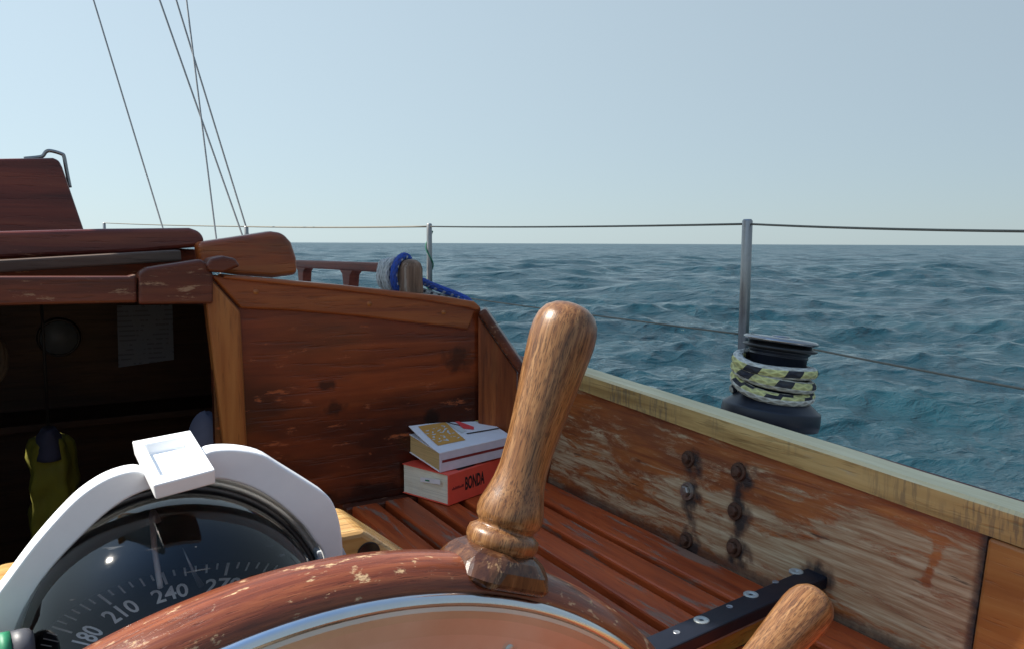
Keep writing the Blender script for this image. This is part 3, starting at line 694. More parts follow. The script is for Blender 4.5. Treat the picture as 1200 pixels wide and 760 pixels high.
# spar and sail standing out of the picture on the port side; they shade the seat
mast_x, mast_y = -.47, 4.05
lathe('mast', [(0, 0), (.065, 0), (.065, 6.5), (.04, 8.2), (0, 8.2)], M['binn'], B, 20, matrix=Matrix.Translation((mast_x, mast_y, sheer(4.05)-.01)))
bo_e = Vector((-.47, 1.30, Z(.87)))
tube('boom', [(mast_x, mast_y-.06, Z(.80)), bo_e, bo_e+Vector((0, -.06, 0))], .042, M['binn'], B, 14)
V = []; F = []
for i in range(13):
    t = i/12
    for k in range(13):
        s = k/12
        y_l = mast_y-.07; y_e = bo_e.y+.03-1.2*t+1.0*t*t*t+.25*math.sin(math.pi*t)*0+.0*t
        h0 = .80+.07*s+.06; h1 = 5.4+1.1*s
        zz = h0+(h1-h0)*t; yy = y_l+(y_e-y_l)*s
        V.append((mast_x-.12*math.sin(math.pi*s)*math.sin(math.pi*min(1, t*.8+.1)), yy, Z(zz)))
for i in range(12):
    for k in range(12): F.append((i*13+k, i*13+k+1, i*13+14+k, i*13+13+k))
o = mesh('mainsail', V, F, M['sail'], B, smooth=True); md = o.modifiers.new('Solid', 'SOLIDIFY'); md.thickness = .004

# ------------------------------------------------------------------ steering wheel
wp = dict(C=Vector((.115, .416, Z(-.531))), tilt=.025, yaw=.075, R=.351, t1=1.196)
n_ = Vector((math.sin(wp['yaw'])*math.cos(wp['tilt']), -math.cos(wp['yaw'])*math.cos(wp['tilt']), math.sin(wp['tilt'])))
e1 = Vector((0, 0, 1)).cross(n_).normalized(); e1 = e1 if e1.x > 0 else -e1
e2 = n_.cross(e1); e2 = e2 if e2.z > 0 else -e2
WM = Matrix(((e1.x, e2.x, n_.x, wp['C'].x), (e1.y, e2.y, n_.y, wp['C'].y), (e1.z, e2.z, n_.z, wp['C'].z), (0, 0, 0, 1)))
wheel = thing('steering_wheel', "ship's wheel with varnished wooden rim, turned handles and polished metal ring", 'steering wheel', None, matrix=WM)
R0 = wp['R']
def wpart(name, V, F, mat, uv=None, smooth=True, bevel=0., matrix=None, seg=2):
    return mesh(name, V, F, mat, wheel, smooth=smooth, uv=uv, bevel=bevel, matrix=matrix, keep_local=True, seg=seg)
sec = [(-.046, -.020), (-.046, .0235), (-.024, .0250), (-.0150, .0248), (-.0085, .0212), (-.0032, .0145), (-.0006, .0070), (0, 0), (-.001, -.009), (-.005, -.017), (-.013, -.0225), (-.024, -.0245), (-.038, -.0235)]
V = []; F = []; U = []; NA = 240; ms = len(sec)
for i in range(NA+1):
    a = 2*math.pi*i/NA
    for k, (r, z) in enumerate(sec): V.append(((R0+r)*math.cos(a), (R0+r)*math.sin(a), z)); U.append((a*R0, k/ms*.14))
for i in range(NA):
    for k in range(ms): F.append((i*ms+k, i*ms+(k+1) % ms, (i+1)*ms+(k+1) % ms, (i+1)*ms+k))
wpart('rim', V, F, M['rim'], U)
V, F, U = tube_vf([((R0-.0205)*math.cos(a), (R0-.0205)*math.sin(a), .0268) for a in np.linspace(0, 2*math.pi, 200, endpoint=False)], .0046, 14, closed=True)
wpart('metal_ring', V, F, M['chrome'], U)
V, F, U = lathe_vf([(R0-.0205, .0300), (R0-.025, .0316), (R0-.030, .0304), (R0-.040, .0294), (R0-.06, .0290), (.205, .0290), (.203, .0270), (.203, .0250), (R0-.0205, .0252)], 160)
plate = wpart('metal_plate', V, F, M['plate'], U, smooth=False)
sp = onp((597, 760), wp['C']+n_*.0292, n_); spl = WM.inverted() @ sp
V, F, U = lathe_vf([(0, .0010), (.0030, .0010), (.0033, -.0002), (.0048, -.0002), (.0052, .0004), (.0056, -.001)], 20)
mesh('screw', V, F, M['plate'], plate, smooth=True, matrix=Matrix.Translation(spl), keep_local=True)
V, F, U = lathe_vf([(0, -.05), (.065, -.05), (.07, -.03), (.07, .03), (.055, .045), (.02, .05), (0, .05)], 40)
wpart('hub', V, F, M['boss'], U)
hprof = [(.0, .004), (.0200, .004), (.0222, .007), (.0240, .010), (.0243, .0135), (.0236, .0170), (.0200, .0195), (.0186, .0210), (.0200, .0228), (.0216, .0250), (.0224, .0290), (.0219, .0345), (.0198, .0415), (.0176, .050), (.0163, .060), (.0165, .075), (.0176, .092), (.0192, .109), (.0208, .126), (.0221, .141), (.0227, .150), (.0224, .1575), (.0208, .1645), (.0175, .170), (.0120, .1738), (.006, .1755), (0, .176)]
HV, HF, HU = lathe_vf(hprof, 48)
hme = None; bme = None
def boss_vf():
    # chamfered block: wide where it meets the rim, octagonal towards the handle
    V = []; secs = [(-.0145, .0335, .0310, .011), (-.009, .0345, .0320, .012), (-.002, .0325, .0310, .014), (.0045, .0265, .0265, .012), (.0075, .0215, .0215, .0090)]
    for (s, hw, hd, ch) in secs:
        for (x, z) in ((hw, hd-ch), (hw-ch, hd), (-hw+ch, hd), (-hw, hd-ch), (-hw, -hd+ch), (-hw+ch, -hd), (hw-ch, -hd), (hw, -hd+ch)): V.append((x, z, s))
    F = [tuple(range(7, -1, -1)), tuple(range(8*(len(secs)-1), 8*len(secs)))]
    for i in range(len(secs)-1):
        for k in range(8): F.append((8*i+k, 8*i+(k+1) % 8, 8*i+8+(k+1) % 8, 8*i+8+k))
    return V, F
BV, BF = boss_vf()
for i in range(8):
    if i == 1: continue                                       # no handle on this spoke
    a = wp['t1']+i*math.pi/4; rd = Vector((math.cos(a), math.sin(a), 0)); tn = Vector((-math.sin(a), math.cos(a), 0))
    mt = Matrix(((tn.x, 0, rd.x, rd.x*R0), (tn.y, 0, rd.y, rd.y*R0), (0, 1, 0, 0), (0, 0, 0, 1)))
    if hme is None:
        h = wpart('handle', HV, HF, M['handle'], HU, matrix=mt); hme = h.data
        b_ = wpart('boss', BV, BF, M['boss'], smooth=False, bevel=.0060, matrix=mt, seg=4); bme = b_.data
    else:
        h = link(bpy.data.objects.new('handle', hme)); h.matrix_basis = mt; h.parent = wheel
        b_ = link(bpy.data.objects.new('boss', bme)); b_.matrix_basis = mt; b_.parent = wheel
        md = b_.modifiers.new('Bevel', 'BEVEL'); md.width = .0060; md.segments = 4; md.limit_method = 'ANGLE'; md.angle_limit = D2R(35)
    V, F, U = lathe_vf([(0, -.285), (.017, -.285), (.013, -.22), (.019, -.18), (.014, -.147), (.016, -.10), (.016, -.048), (0, -.048)], 16)
    wpart('spoke', V, F, M['boss'], U, matrix=mt)

# ------------------------------------------------------------------ binnacle stand (golden wood) and compass
bst = thing('binnacle_stand', 'golden varnished wooden stand with sloping shoulders behind the white compass', 'binnacle', (.09, .66, Z(-1.04)))
SY = .765; zt1 = ony((395, 592), SY); zt2 = ony((494, 656), SY)
cx_ = .096
L_ = [(zt1.x, zt1.z), (zt2.x, zt2.z), (zt2.x+.012, Z(-.40)), (zt2.x-.05, Z(-.62)), (cx_, Z(-.66))]
pts = [(x, SY, z) for (x, z) in L_]+[(2*cx_-x, SY, z) for (x, z) in L_[-2::-1]]
prism('stand_head', pts, (0, -.080, 0), M['binn'], bst, bevel=.006, seg=3)
hole = ony((432, 648), SY-.0802)
lathe('hole_dark_disc', [(0, 0), (.0095, 0), (.0105, .0006), (.0115, 0)], M['black'], bst, 28, matrix=frame(hole+Vector((0, -.0002, 0)), (0, -1, 0)))  # flat black disc standing in for the shade inside a hole
box('stand_column', cx_-.07, cx_+.07, .69, .76, Z(-1.04), Z(-.645), M['binn'], bst, bevel=.006)
box('stand_shelf', -.11, .26, .50, .683, Z(-.415), Z(-.40), M['binn'], bst, bevel=.003)

CC = ony((209, 750), .565)
comp = thing('compass', 'domed black glass compass in a white plastic hood with white degree marks', 'compass', (CC.x, CC.y, Z(-.40)))
ax = Vector((-.03, -.93, .37)).normalized()
RD = .1005
mtC = frame(CC, ax)
lathe('bowl', [(RD*1.05*math.cos(t), -RD*1.05*math.sin(t)) for t in np.linspace(0, math.pi/2, 14)], M['black'], comp, 64, matrix=mtC)
lathe('bezel', [(RD*1.00, -.012), (RD*1.00, .004), (RD*1.018, .0065), (RD*1.045, .005), (RD*1.052, -.004), (RD*1.05, -.016), (RD*1.00, -.012)], M['ringdark'], comp, 72, matrix=mtC)
lathe('outer_ring', [(RD*1.056, -.004), (RD*1.060, .004), (RD*1.085, .006), (RD*1.089, .0035), (RD*1.094, .0065), (RD*1.135, .010), (RD*1.155, .007), (RD*1.17, -.006), (RD*1.17, -.030), (RD*1.056, -.030), (RD*1.056, -.004)], M['beige'], comp, 72, matrix=mtC)
lathe('base', [(0, -RD*1.04), (.05, -RD*1.02), (.06, -.14), (.085, -.165), (0, -.165)], M['ringdark'], comp, 40, matrix=Matrix.Translation(CC+Vector((0, .012, .05))))
# glass
mg, nt, b = new_mat('dome_glass'); q = N(nt); nt.nodes.remove(b); out = nt.nodes['Material Output']
tr = q.node('ShaderNodeBsdfTransparent'); tr.inputs[0].default_value = (.94, .95, .97, 1)
gl = q.node('ShaderNodeBsdfGlossy'); co = q.coord()
nt.links.new(q.ramp(q.noise(co, 90, 6, .7), [(.4, .035), (.75, .075)]), gl.inputs['Roughness'])
fr = q.node('ShaderNodeFresnel'); fr.inputs[0].default_value = 1.5
mx = q.node('ShaderNodeMixShader'); nt.links.new(fr.outputs[0], mx.inputs[0]); nt.links.new(tr.outputs[0], mx.inputs[1]); nt.links.new(gl.outputs[0], mx.inputs[2])
# dust and fine scratches lying on the glass
df = q.node('ShaderNodeBsdfDiffuse'); df.inputs[0].default_value = (.5, .5, .5, 1)
sp_ = q.math('ADD', q.ramp(q.noise(co, 420, 2, .5), [(.74, 0.), (.80, .16)]), q.ramp(q.noise(q.mapping(co, (30, 400, 60), rot=(.4, .3, .8)), 1., 2, .5), [(.72, 0.), (.76, .10)]))
mx2 = q.node('ShaderNodeMixShader'); nt.links.new(sp_, mx2.inputs[0]); nt.links.new(mx.outputs[0], mx2.inputs[1]); nt.links.new(df.outputs[0], mx2.inputs[2])
nt.links.new(mx2.outputs[0], out.inputs['Surface'])
dm = lathe('dome', [(RD*math.cos(t), RD*math.sin(t)) for t in np.linspace(0, math.pi/2, 28)], mg, comp, 72, matrix=mtC)
p0 = dm.data.polygons[len(dm.data.polygons)//2]
if p0.normal.dot(p0.center) < 0: dm.data.flip_normals()
# card: a dished black card, figures facing the helmsman
HEAD = 248.0; CD = CC+Vector((.014, -.002, 0))
ri, zi, ro, zo = .054, -.004, .0975, .0142
lathe('card', [(0, zi+.004), (.02, zi+.003), (ri, zi), (ro, zo), (ro+.0008, zo-.001), (ri+.0008, zi-.0015), (0, zi)], M['cardblack'], comp, 72, matrix=Matrix.Translation(CD))
sl_ = (zo-zi)/(ro-ri); fall = Vector((1, sl_)).normalized()
def card_pt(r, deg, lift=.0006):
    a = D2R(deg-HEAD); z = zi+(r-ri)*sl_
    return CD+Vector((math.sin(a)*(r-fall.y*lift), math.cos(a)*(r-fall.y*lift), z+fall.x*lift))
V = []; F = []
for v in range(0, 360, 5):
    big = v % 30 == 0; w = .75 if big else .5; r0 = .0835 if big else (.0875 if v % 10 == 0 else .0900)
    k = len(V)
    for (r, d) in ((r0, -w), (r0, w), (.0962, w), (.0962, -w)): V.append(card_pt(r, v+d))
    F.append((k, k+1, k+2, k+3))
mesh('degree_ticks', V, F, M['cardmark'], comp)
for v in range(0, 360, 30):
    tv, tf = text_mesh(str(v), .0190, .02)
    V = [card_pt(.0735+p.y*.95, v+math.degrees(p.x*.92/.0735), .0008) for p in tv]
    mesh('numeral', V, tf, M['cardmark'], comp)
V, F, _ = lathe_vf([(0, -.03), (.003, -.03), (.002, .0), (.0006, .008), (0, .009)], 10)
mesh('pivot', [CC+Vector(v) for v in V], F, M['alu'], comp)
lub = [ony(p, .635) for p in ((186, 611), (181, 601), (178.5, 602), (181, 640), (188, 688))]
tube('lubber_line', smooth_path(lub, 5), .0021, M['cardmark'], comp, 6)
tube('lubber_pin', [ony((214, 641), .62), ony((226, 668), .62), ony((236, 686), .62)], [.0003, .0012, .0022], M['alu'], comp, 8)
# hood
hy_ = .570
outer = [(-60, 765), (-35, 725), (0, 681), (39, 629), (78, 585), (104, 563), (130, 549), (156, 543), (176, 548), (205, 548), (226, 532), (240, 521), (269, 519), (300, 525), (326, 541), (369, 569), (385, 581), (393, 594), (399, 615), (402, 640), (402, 662)]
inner = [(382, 668), (378, 646), (369, 634), (356, 616), (330, 592), (304, 575), (278, 565), (254, 561), (215, 563), (165, 577), (130, 597), (96, 628), (65, 661), (43, 692), (28, 728), (18, 775)]
def smooth2(pl, n=4): return [(v.x, v.y) for v in smooth_path([(a, b, 0) for a, b in pl], n)]
of = [(60+(a-60)*(1+.030*k_), 287+(b-287)*(1+.030*k_)) for a, b in outer for k_ in (min(1, max(0, (385-a)/90)),)]
prism('hood', [ony(p, hy_-.010) for p in smooth2(of)+smooth2(inner)], (0, .019, 0), M['white'], comp, bevel=.0018, seg=3)
prism('hood_bracket', [ony(p, hy_-.006) for p in ((371, 646), (402, 640), (409, 655), (412, 675), (376, 680))], (0, .018, 0), M['greyplastic'], comp, bevel=.002)
# recessed block on the crown of the hood
tc = [ony((154.5, 516), .600), ony((223, 503), .600), ony((252, 549), .520), ony((179.5, 568), .520)]
cen = sum(tc, Vector())/4; nb = (tc[1]-tc[0]).cross(tc[3]-tc[0]).normalized(); nb = nb if nb.z > 0 else -nb
inn = []
u_, w_ = (tc[1]-tc[0]), (tc[3]-tc[0])
for (s, t) in ((.17, .13), (.86, .13), (.86, .84), (.17, .84)):
    p = tc[0]*(1-s)*(1-t)+tc[1]*s*(1-t)+tc[2]*s*t+tc[3]*(1-s)*t; inn.append(p)
dn = -nb*.0105
V = tc+inn+[p+(cen-p)*.08-nb*.0075 for p in inn]+[p+dn+(cen-p)*.02 for p in tc]
F = [(0, 1, 5, 4), (1, 2, 6, 5), (2, 3, 7, 6), (3, 0, 4, 7)]+[(4+k, 4+(k+1) % 4, 8+(k+1) % 4, 8+k) for k in range(4)]+[(8, 9, 10, 11)]+[(k, 12+k, 12+(k+1) % 4, (k+1) % 4) for k in range(4)]+[(15, 14, 13, 12)]
mesh('hood_block', V, F, M['white'], comp, bevel=.0012, seg=2)

# torch lying on the stand's shelf
tb = ony((40, 758), .52); tdir = Vector((-1, -.12, .02)).normalized()
tor = thing('torch', 'dark grey tube with green and lime bands beside the compass', 'torch', tb)
mtT = frame(tb, tdir, (0, 0, 1))
lathe('tube_end', [(0, 0), (.009, .0), (.0115, .002), (.0122, .004), (.0122, .0115), (0, .0115)], M['tubegrey'], tor, 28, matrix=mtT)
lathe('band', [(0, .0116), (.0126, .0116), (.0126, .0175), (0, .0175)], M['green'], tor, 28, matrix=mtT)
lathe('band', [(0, .0176), (.0126, .0176), (.0126, .021), (0, .021)], M['lime'], tor, 28, matrix=mtT)
lathe('tube_body', [(0, .0211), (.0122, .0211), (.0122, .15), (0, .15)], M['green'], tor, 28, matrix=mtT)

# ------------------------------------------------------------------ winch with its line
wb = onx((902, 487), .955); wdir = Vector((.13, -.02, 1)).normalized()
win = thing('winch', 'dark navy sheet winch with shiny lid standing behind the yellowish cap rail', 'winch', wb)
mtW = frame(wb, wdir)
lathe('drum_base', [(0, -.012), (.073, -.012), (.0745, .0), (.0735, .013), (.0725, .0150), (.0700, .0160), (.064, .0215), (.054, .029), (.0475, .036), (.0455, .045), (0, .045)], M['winch'], win, 56, matrix=mtW)
lathe('drum', [(0, .0451), (.0445, .0451), (.0425, .060), (.0425, .094), (.0440, .0945), (.0440, .0965), (.0432, .097), (.0432, .099), (.0455, .101), (.047, .104), (0, .104)], M['winch'], win, 56, matrix=mtW)
lathe('flange', [(0, .1041), (.050, .1041), (.0555, .1065), (.0555, .109), (.048, .111), (.046, .115), (0, .115)], M['black'], win, 56, matrix=mtW)
lathe('lid', [(0, .1151), (.050, .1151), (.0560, .1175), (.0555, .1205), (.052, .1225), (.046, .1222), (.044, .1232), (.022, .1238), (.020, .1228), (.014, .1228), (.013, .1256), (.008, .1262), (.007, .121), (0, .121)], M['winchlid'], win, 56, matrix=mtW)
# three turns; the line steps down from turn to turn on the side away from the pull, where it bulges
pts = []
for i in range(0, int(3.1*32)+1):
    t = i/32; a = D2R(100)+2*math.pi*t
    ph = (math.degrees(a)-100) % 360
    stp = 1/(1+math.exp(-(ph-62)/14.))
    turn = math.floor((math.degrees(a)-100)/360+1e-9)+stp
    bul = math.exp(-((ph-62)/38.)**2)
    rad = .0530+.0085*bul+.0012*math.sin(3*a+t)
    zz = .0825-.0176*(turn-.5)+.0030*math.sin(a+1.0)+.0028*math.sin(a*1.27+2.0)
    pts.append(mtW @ Vector((rad*math.cos(a), rad*math.sin(a), zz)))
path = [mtW @ Vector((.012, .062, .090))]+pts
o = tube('winch_line', smooth_path(path, 2), .0093, M['rope_y'], None, 14)
tag(o, 'yellow and white rope with black flecks wound round the winch', 'rope')

# ------------------------------------------------------------------ stanchions, lifelines, shrouds
st_defs = [((876, 257), 1.40, 'grey steel stanchion post rising behind the winch', .0126),
           ((503, 262), 1.31, 'steel stanchion with green cord standing beyond the rope-wrapped cleat', .0115),
           ((288.5, 265), .98, 'short steel stanchion top at the foot of the shrouds', .013),
           ((122, 261), .42, 'far stanchion top showing above the sliding hatch near the bow', .013)]
tops = []
for (p, x, lab, r) in st_defs:
    t = onx(p, x); z0 = sheer(t.y)-.004; h = t.z-z0
    s = thing('stanchion', lab, 'stanchion', (t.x, t.y, z0), 'stanchions along the starboard side')
    lean = {876: -.010, 503: .006}.get(int(p[0]), 0)
    mt = Matrix.Translation((t.x, t.y, z0))
    lathe('post', [(0, .01), (r, .01), (r*.94, h-.004), (r*.7, h), (0, h)], M['steel'], s, 24, matrix=mt)
    lathe('base', [(0, 0), (.035, 0), (.035, .006), (r*1.5, .012), (r*1.5, .05), (0, .05)], M['steel'], s, 24, matrix=mt)
    tops.append((t, r))
aft = onx((1330, 272), 1.42)
def sag(a, b, s=.004, n=10): return [a.lerp(b, i/n)-Vector((0, 0, s*4*(i/n)*(1-i/n))) for i in range(n+1)]
T = [t for t, _ in tops]
bow = Vector((XC, 6.1, T[3].z+.02))
d1 = Vector((0, 0, -.011))
upl = [(aft, T[0]+d1, .0024), (T[0]+d1, T[1]+d1*1.1, .0026), (T[1]+d1*1.1, T[2]+d1*.3, .0035), (T[2]+d1*.3, T[3]+d1*.3, .0035)]
labs = ['upper lifeline wire running aft from the post behind the winch', 'upper lifeline wire between the winch post and the corded stanchion',
        'upper lifeline wire from the corded stanchion forward to the shrouds', 'far upper lifeline wire from the shrouds towards the bow']
for (a, b_, r), lb in zip(upl, labs):
    o = tube('lifeline', sag(a, b_), r, M['wire'], None, 8); tag(o, lb, 'wire', 'lifelines along the rail')
lo0 = onx((869, 391), T[0].x-.0); lo1 = onx((505, 343), T[1].x)
o = tube('lifeline', sag(onx((1330, 478), 1.42), Vector((T[0].x-.004, T[0].y, lo0.z)), .004), .0022, M['wire'], None, 8); tag(o, 'lower lifeline wire running aft past the winch drum', 'wire', 'lifelines along the rail')
o = tube('lifeline', sag(Vector((T[0].x-.004, T[0].y, lo0.z)), Vector((T[1].x, T[1].y, lo1.z)), .003), .0022, M['wire'], None, 8); tag(o, 'lower lifeline wire crossing behind the tall wheel handle', 'wire', 'lifelines along the rail')
# shrouds
def shroud(p0, p1, y0, y1, r, lab):
    a = ony(p0, y0); b_ = ony(p1, y1); d = b_-a
    base = a+d*((sheer(a.y)+.0-a.z)/d.z); top_ = a+d*min(3.2, 7.0/d.z)
    o = tube('shroud', [base, a, top_], r, M['wirelite'], None, 8); tag(o, lab, 'wire', 'shrouds and stays rising to the mast')
shroud((191, 268), (109.5, 0), 4.7, 4.62, .0042, 'single thin stay standing apart, above the right end of the sliding hatch')
shroud((284, 276), (187, 0), 4.55, 4.45, .0048, 'slanting shroud whose foot is beside the short stanchion, crossing the steep one low')
shroud((289.5, 270), (206.5, 0), 4.72, 4.55, .0048, 'slanting shroud that ends at the short stanchion, crossing the steep one high')
shroud((253.5, 280), (218.5, 0), 4.2, 4.2, .0042, 'steepest shroud, crossed by the two slanting ones')
# green cord on the second stanchion
t2 = T[1]; gp = []
for i in range(40):
    f = i/39; a = f*5*math.pi; gp.append((t2.x+(.0145)*math.cos(a), t2.y+.0145*math.sin(a), t2.z-.03-f*.36))
o = tube('green_cord', gp, .0028, M['greenrope'], None, 6); tag(o, 'thin green cord spiralling down the stanchion beyond the cleat', 'cord')

# ------------------------------------------------------------------ cleat post with rope
cb = ony((480, 345), 1.285); ct = ony((482, 303), 1.285)
cl = thing('cleat_post', 'stubby weathered wooden post with rounded top on the cabin edge', 'cleat', cb)
V = []; F = []
sec_c = [(0, .021, .018), (.012, .0215, .019), (.03, .020, .018), (.048, .0195, .0175), (.056, .016, .015), (.0605, .010, .010), (.062, .003, .003)]
for (z, hw, hd) in sec_c:
    for k in range(16):
        a = 2*math.pi*k/16; ca, sa = math.cos(a), math.sin(a)
        s = (abs(ca)**6+abs(sa)**6)**(-1/6)
        V.append((cb.x+hw*ca*s*.97+z*.03, cb.y+hd*sa*s, cb.z-.008+z*1.12))
for i in range(len(sec_c)-1):
    for k in range(16): F.append((i*16+k, i*16+(k+1) % 16, i*16+16+(k+1) % 16, i*16+16+k))
F += [tuple(range(15, -1, -1)), tuple((len(sec_c)-1)*16+k for k in range(16))]
mesh('post', V, F, M['greycleat'], cl, smooth=True)
# horizontal peg through the post that carries the turns
pc = ony((468, 320), 1.30)
hd_ = Vector((-.52, .85, .02)).normalized()
peg0 = Vector((cb.x, cb.y+.004, cb.z+.036))
tube('peg', [peg0, peg0+hd_*.05], .012, M['greycleat'], cl, 10)
fr_ = frame(peg0, hd_, (0, 0, 1))
def coil(n0, n1, rad, turns, ph=0, wob=.0015):
    out = []
    for i in range(int(turns*20)+1):
        t = i/20; a = ph+2*math.pi*t; z = n0+(n1-n0)*t/turns
        r_ = rad*(1+.05*math.sin(2*a+.5))-.22*max(0, (z-.02))
        out.append(fr_ @ Vector((r_*1.18*math.cos(a)-.0025, r_*math.sin(a), z+wob*math.sin(a*1.7))))
    return out
o = tube('mooring_line', coil(.0235, .058, .0245, 3.15, 1.2), .0062, M['rope_w'], None, 10); tag(o, 'grey white rope wrapped round the wooden cleat post', 'rope')
wrap = coil(.008, .014, .0272, 1.05, 1.5)
tailp = [ony(p, y) for p, y in (((502, 333), 1.31), ((520, 340), 1.30), ((536, 346), 1.295), ((549, 353), 1.275), ((552, 362), 1.272))]
o = tube('blue_rope', smooth_path(wrap+[fr_ @ Vector((-.018, .022, .010)), fr_ @ Vector((-.014, .030, -.008))]+tailp, 3), .0066, M['rope_b'], None, 10)
tag(o, 'bright blue rope looped on the wooden cleat post, its tail trailing aft', 'rope')
tail2 = [ony(p, y) for p, y in (((488, 338), 1.315), ((508, 345), 1.31), ((528, 350), 1.30), ((546, 358), 1.28))]
o = tube('grey_rope_tail', smooth_path(tail2, 6), .005, M['rope_w'], None, 10); tag(o, 'grey rope end lying under the blue rope tail', 'rope')

# ------------------------------------------------------------------ books on the seat
def book(name, lab, corner, dirs, du, dv, th, mats, z0, group, rise=0.):
    cov, spn, pg = mats
    t = thing(name, lab, 'book', (corner.x, corner.y, z0), group)
    u = Vector((dirs.x, dirs.y, 0)).normalized(); v = Vector((-u.y, u.x, rise)); u = u+Vector((0, 0, dirs.z))       # u along the spine, v across the pages
    o_ = Vector((corner.x, corner.y, z0)); ct_ = .0016
    def blk(nm, a0, a1, b0, b1, c0, c1, mat, bev=.0008, warp=0):
        nu = 8; V = []; F = []
        v8 = [(a, b, c) for c in (c0, c1) for b in (b0, b1) for a in (a0, a1)]
        pts = [o_+u*a+v*b+Vector((0, 0, c)) for a, b, c in v8]
        return mesh(nm, pts, [(0, 1, 3, 2), (4, 6, 7, 5), (0, 4, 5, 1), (2, 3, 7, 6), (0, 2, 6, 4), (1, 5, 7, 3)], mat, t, bevel=bev)
    blk('pages', .002, du-.002, .0015, dv-.002, ct_, th-ct_, pg, .0005)
    blk('back_cover', 0, du, 0, dv, 0, ct_-.0001, cov)
    fc = blk('front_cover', 0, du, 0, dv, th-ct_+.0001, th, cov)
    sp = blk('spine', 0, du, -.0018, .0012, .0002, th-.0002, spn)
    return t, o_, u, v, fc, sp
cA = onz((525, 592), SEAT+.001); cB = onz((587, 569), SEAT+.001)
t1_, o1, u1, v1, fc1, sp1 = book('book', 'thick red paperback with black spine lettering at the bottom of the pile', cA, Vector((cB.x-cA.x, cB.y-cA.y, 0)), .172, .108, .052, (M['red'], M['red'], M['paper']), SEAT+.001, 'books on the seat')
def on_plane(name, verts, faces, org, eu, ev, mat, parent, lift): 
    n = eu.cross(ev).normalized(); mesh(name, [org+eu*p[0]+ev*p[1]+n*lift for p in verts], faces, mat, parent)
zup = Vector((0, 0, 1))
tv, tf = text_mesh('BONDA', .030, .035)
on_plane('title', [(p.x*.46, p.y*1.0) for p in tv], tf, o1+u1*.064+zup*.027-v1*.0018, u1, zup, M['blackp'], sp1, .0003)
V = []; F = []
for i in range(11):                                           # the small line of illegible print before the title
    x = .008+i*.0026; k = len(V); h = random.choice((.0028, .0038, .0045))
    V += [(x, .0245), (x+.0021, .0245), (x+.0021, .0245+h), (x, .0245+h)]; F.append((k, k+1, k+2, k+3))
on_plane('small_print', V, F, o1-v1*.0018, u1, zup, M['darkred'], sp1, .0003)
V = [(.03, .004), (.075, .003), (.073, .011), (.031, .012), (.09, .003), (.13, .003), (.128, .009), (.091, .010)]
on_plane('cover_print', V, [(0, 1, 2, 3), (4, 5, 6, 7)], o1+zup*.052, u1, v1, M['blackp'], fc1, .0003)
lab_o = o1+u1*-.0003
on_plane('page_marker', [(.014, .034), (.060, .030), (.060, .038), (.014, .042)], [(0, 1, 2, 3)], o1-u1*.0004+Vector((0, 0, 0)), v1, zup, M['cover'], t1_, -.0035)
on_plane('marker_print', [(.038, .0345), (.048, .0338), (.048, .0362), (.038, .037)], [(0, 1, 2, 3)], o1-u1*.0004, v1, zup, M['greenrope'], t1_, -.0042)
c2 = onz((515, 553), SEAT+.0535)
d2 = Vector((1, .16, .03))
t2_, o2, u2, v2, fc2, sp2 = book('book', 'grey white paperback with yellowed pages lying on the red book', c2, d2, .152, .100, .033, (M['cover'], M['spineL'], M['paperold']), SEAT+.0535, 'books on the seat', .15)
# its front cover is a little lifted: bowed sheet over the page block
V = []; F = []; nu_, nv_ = 14, 10
for i in range(nu_+1):
    for k in range(nv_+1):
        a, b_ = i/nu_, k/nv_
        V.append(o2+u2*(a*.155-.001)+v2*(b_*.103-.002)+zup*(.0336+.016*b_**1.6*(1-.15*a)+.002*math.sin(a*5)*b_))
n0 = len(V); V += [p-zup*.0011 for p in V]
w = nv_+1
for i in range(nu_):
    for k in range(nv_):
        a = i*w+k; F += [(a, a+1, a+w+1, a+w), (n0+a, n0+a+w, n0+a+w+1, n0+a+1)]
bord = [k for k in range(w)]+[i*w+nv_ for i in range(1, nu_+1)]+[nu_*w+k for k in range(nv_-1, -1, -1)]+[i*w for i in range(nu_-1, 0, -1)]
for i in range(len(bord)): a, b_ = bord[i], bord[(i+1) % len(bord)]; F.append((a, b_, n0+b_, n0+a))
lc = mesh('lifted_cover', V, F, M['cover'], t2_, smooth=False)
def cov_pt(a, b_, l=.0009): return o2+u2*(a*.155-.001)+v2*(b_*.103-.002)+zup*(.0336+.016*max(0, b_)**1.6*(1-.15*a)+.002*math.sin(a*5)*b_+l)
def cov_poly(name, pts, mat, l=.0009):
    n = len(pts); c = (sum(p[0] for p in pts)/n, sum(p[1] for p in pts)/n)
    V = [cov_pt(*c, l)]; m_ = 8
    rings = []
    for r in range(1, m_+1):
        V += [cov_pt(c[0]+(p[0]-c[0])*r/m_, c[1]+(p[1]-c[1])*r/m_, l) for p in pts]
    F = [(0, 1+i, 1+(i+1) % n) for i in range(n)]
    for r in range(1, m_):
        for i in range(n): F.append((1+(r-1)*n+i, 1+r*n+i, 1+r*n+(i+1) % n, 1+(r-1)*n+(i+1) % n))
    mesh(name, V, F, mat, lc)
def dens(a, b_, n=5): return [(a[0]+(b_[0]-a[0])*i/n, a[1]+(b_[1]-a[1])*i/n) for i in range(n)]
q_ = [(.08, .22), (.44, .20), (.45, .80), (.09, .84)]
cov_poly('title_block', dens(q_[0], q_[1])+dens(q_[1], q_[2])+dens(q_[2], q_[3])+dens(q_[3], q_[0]), M['brownp'])
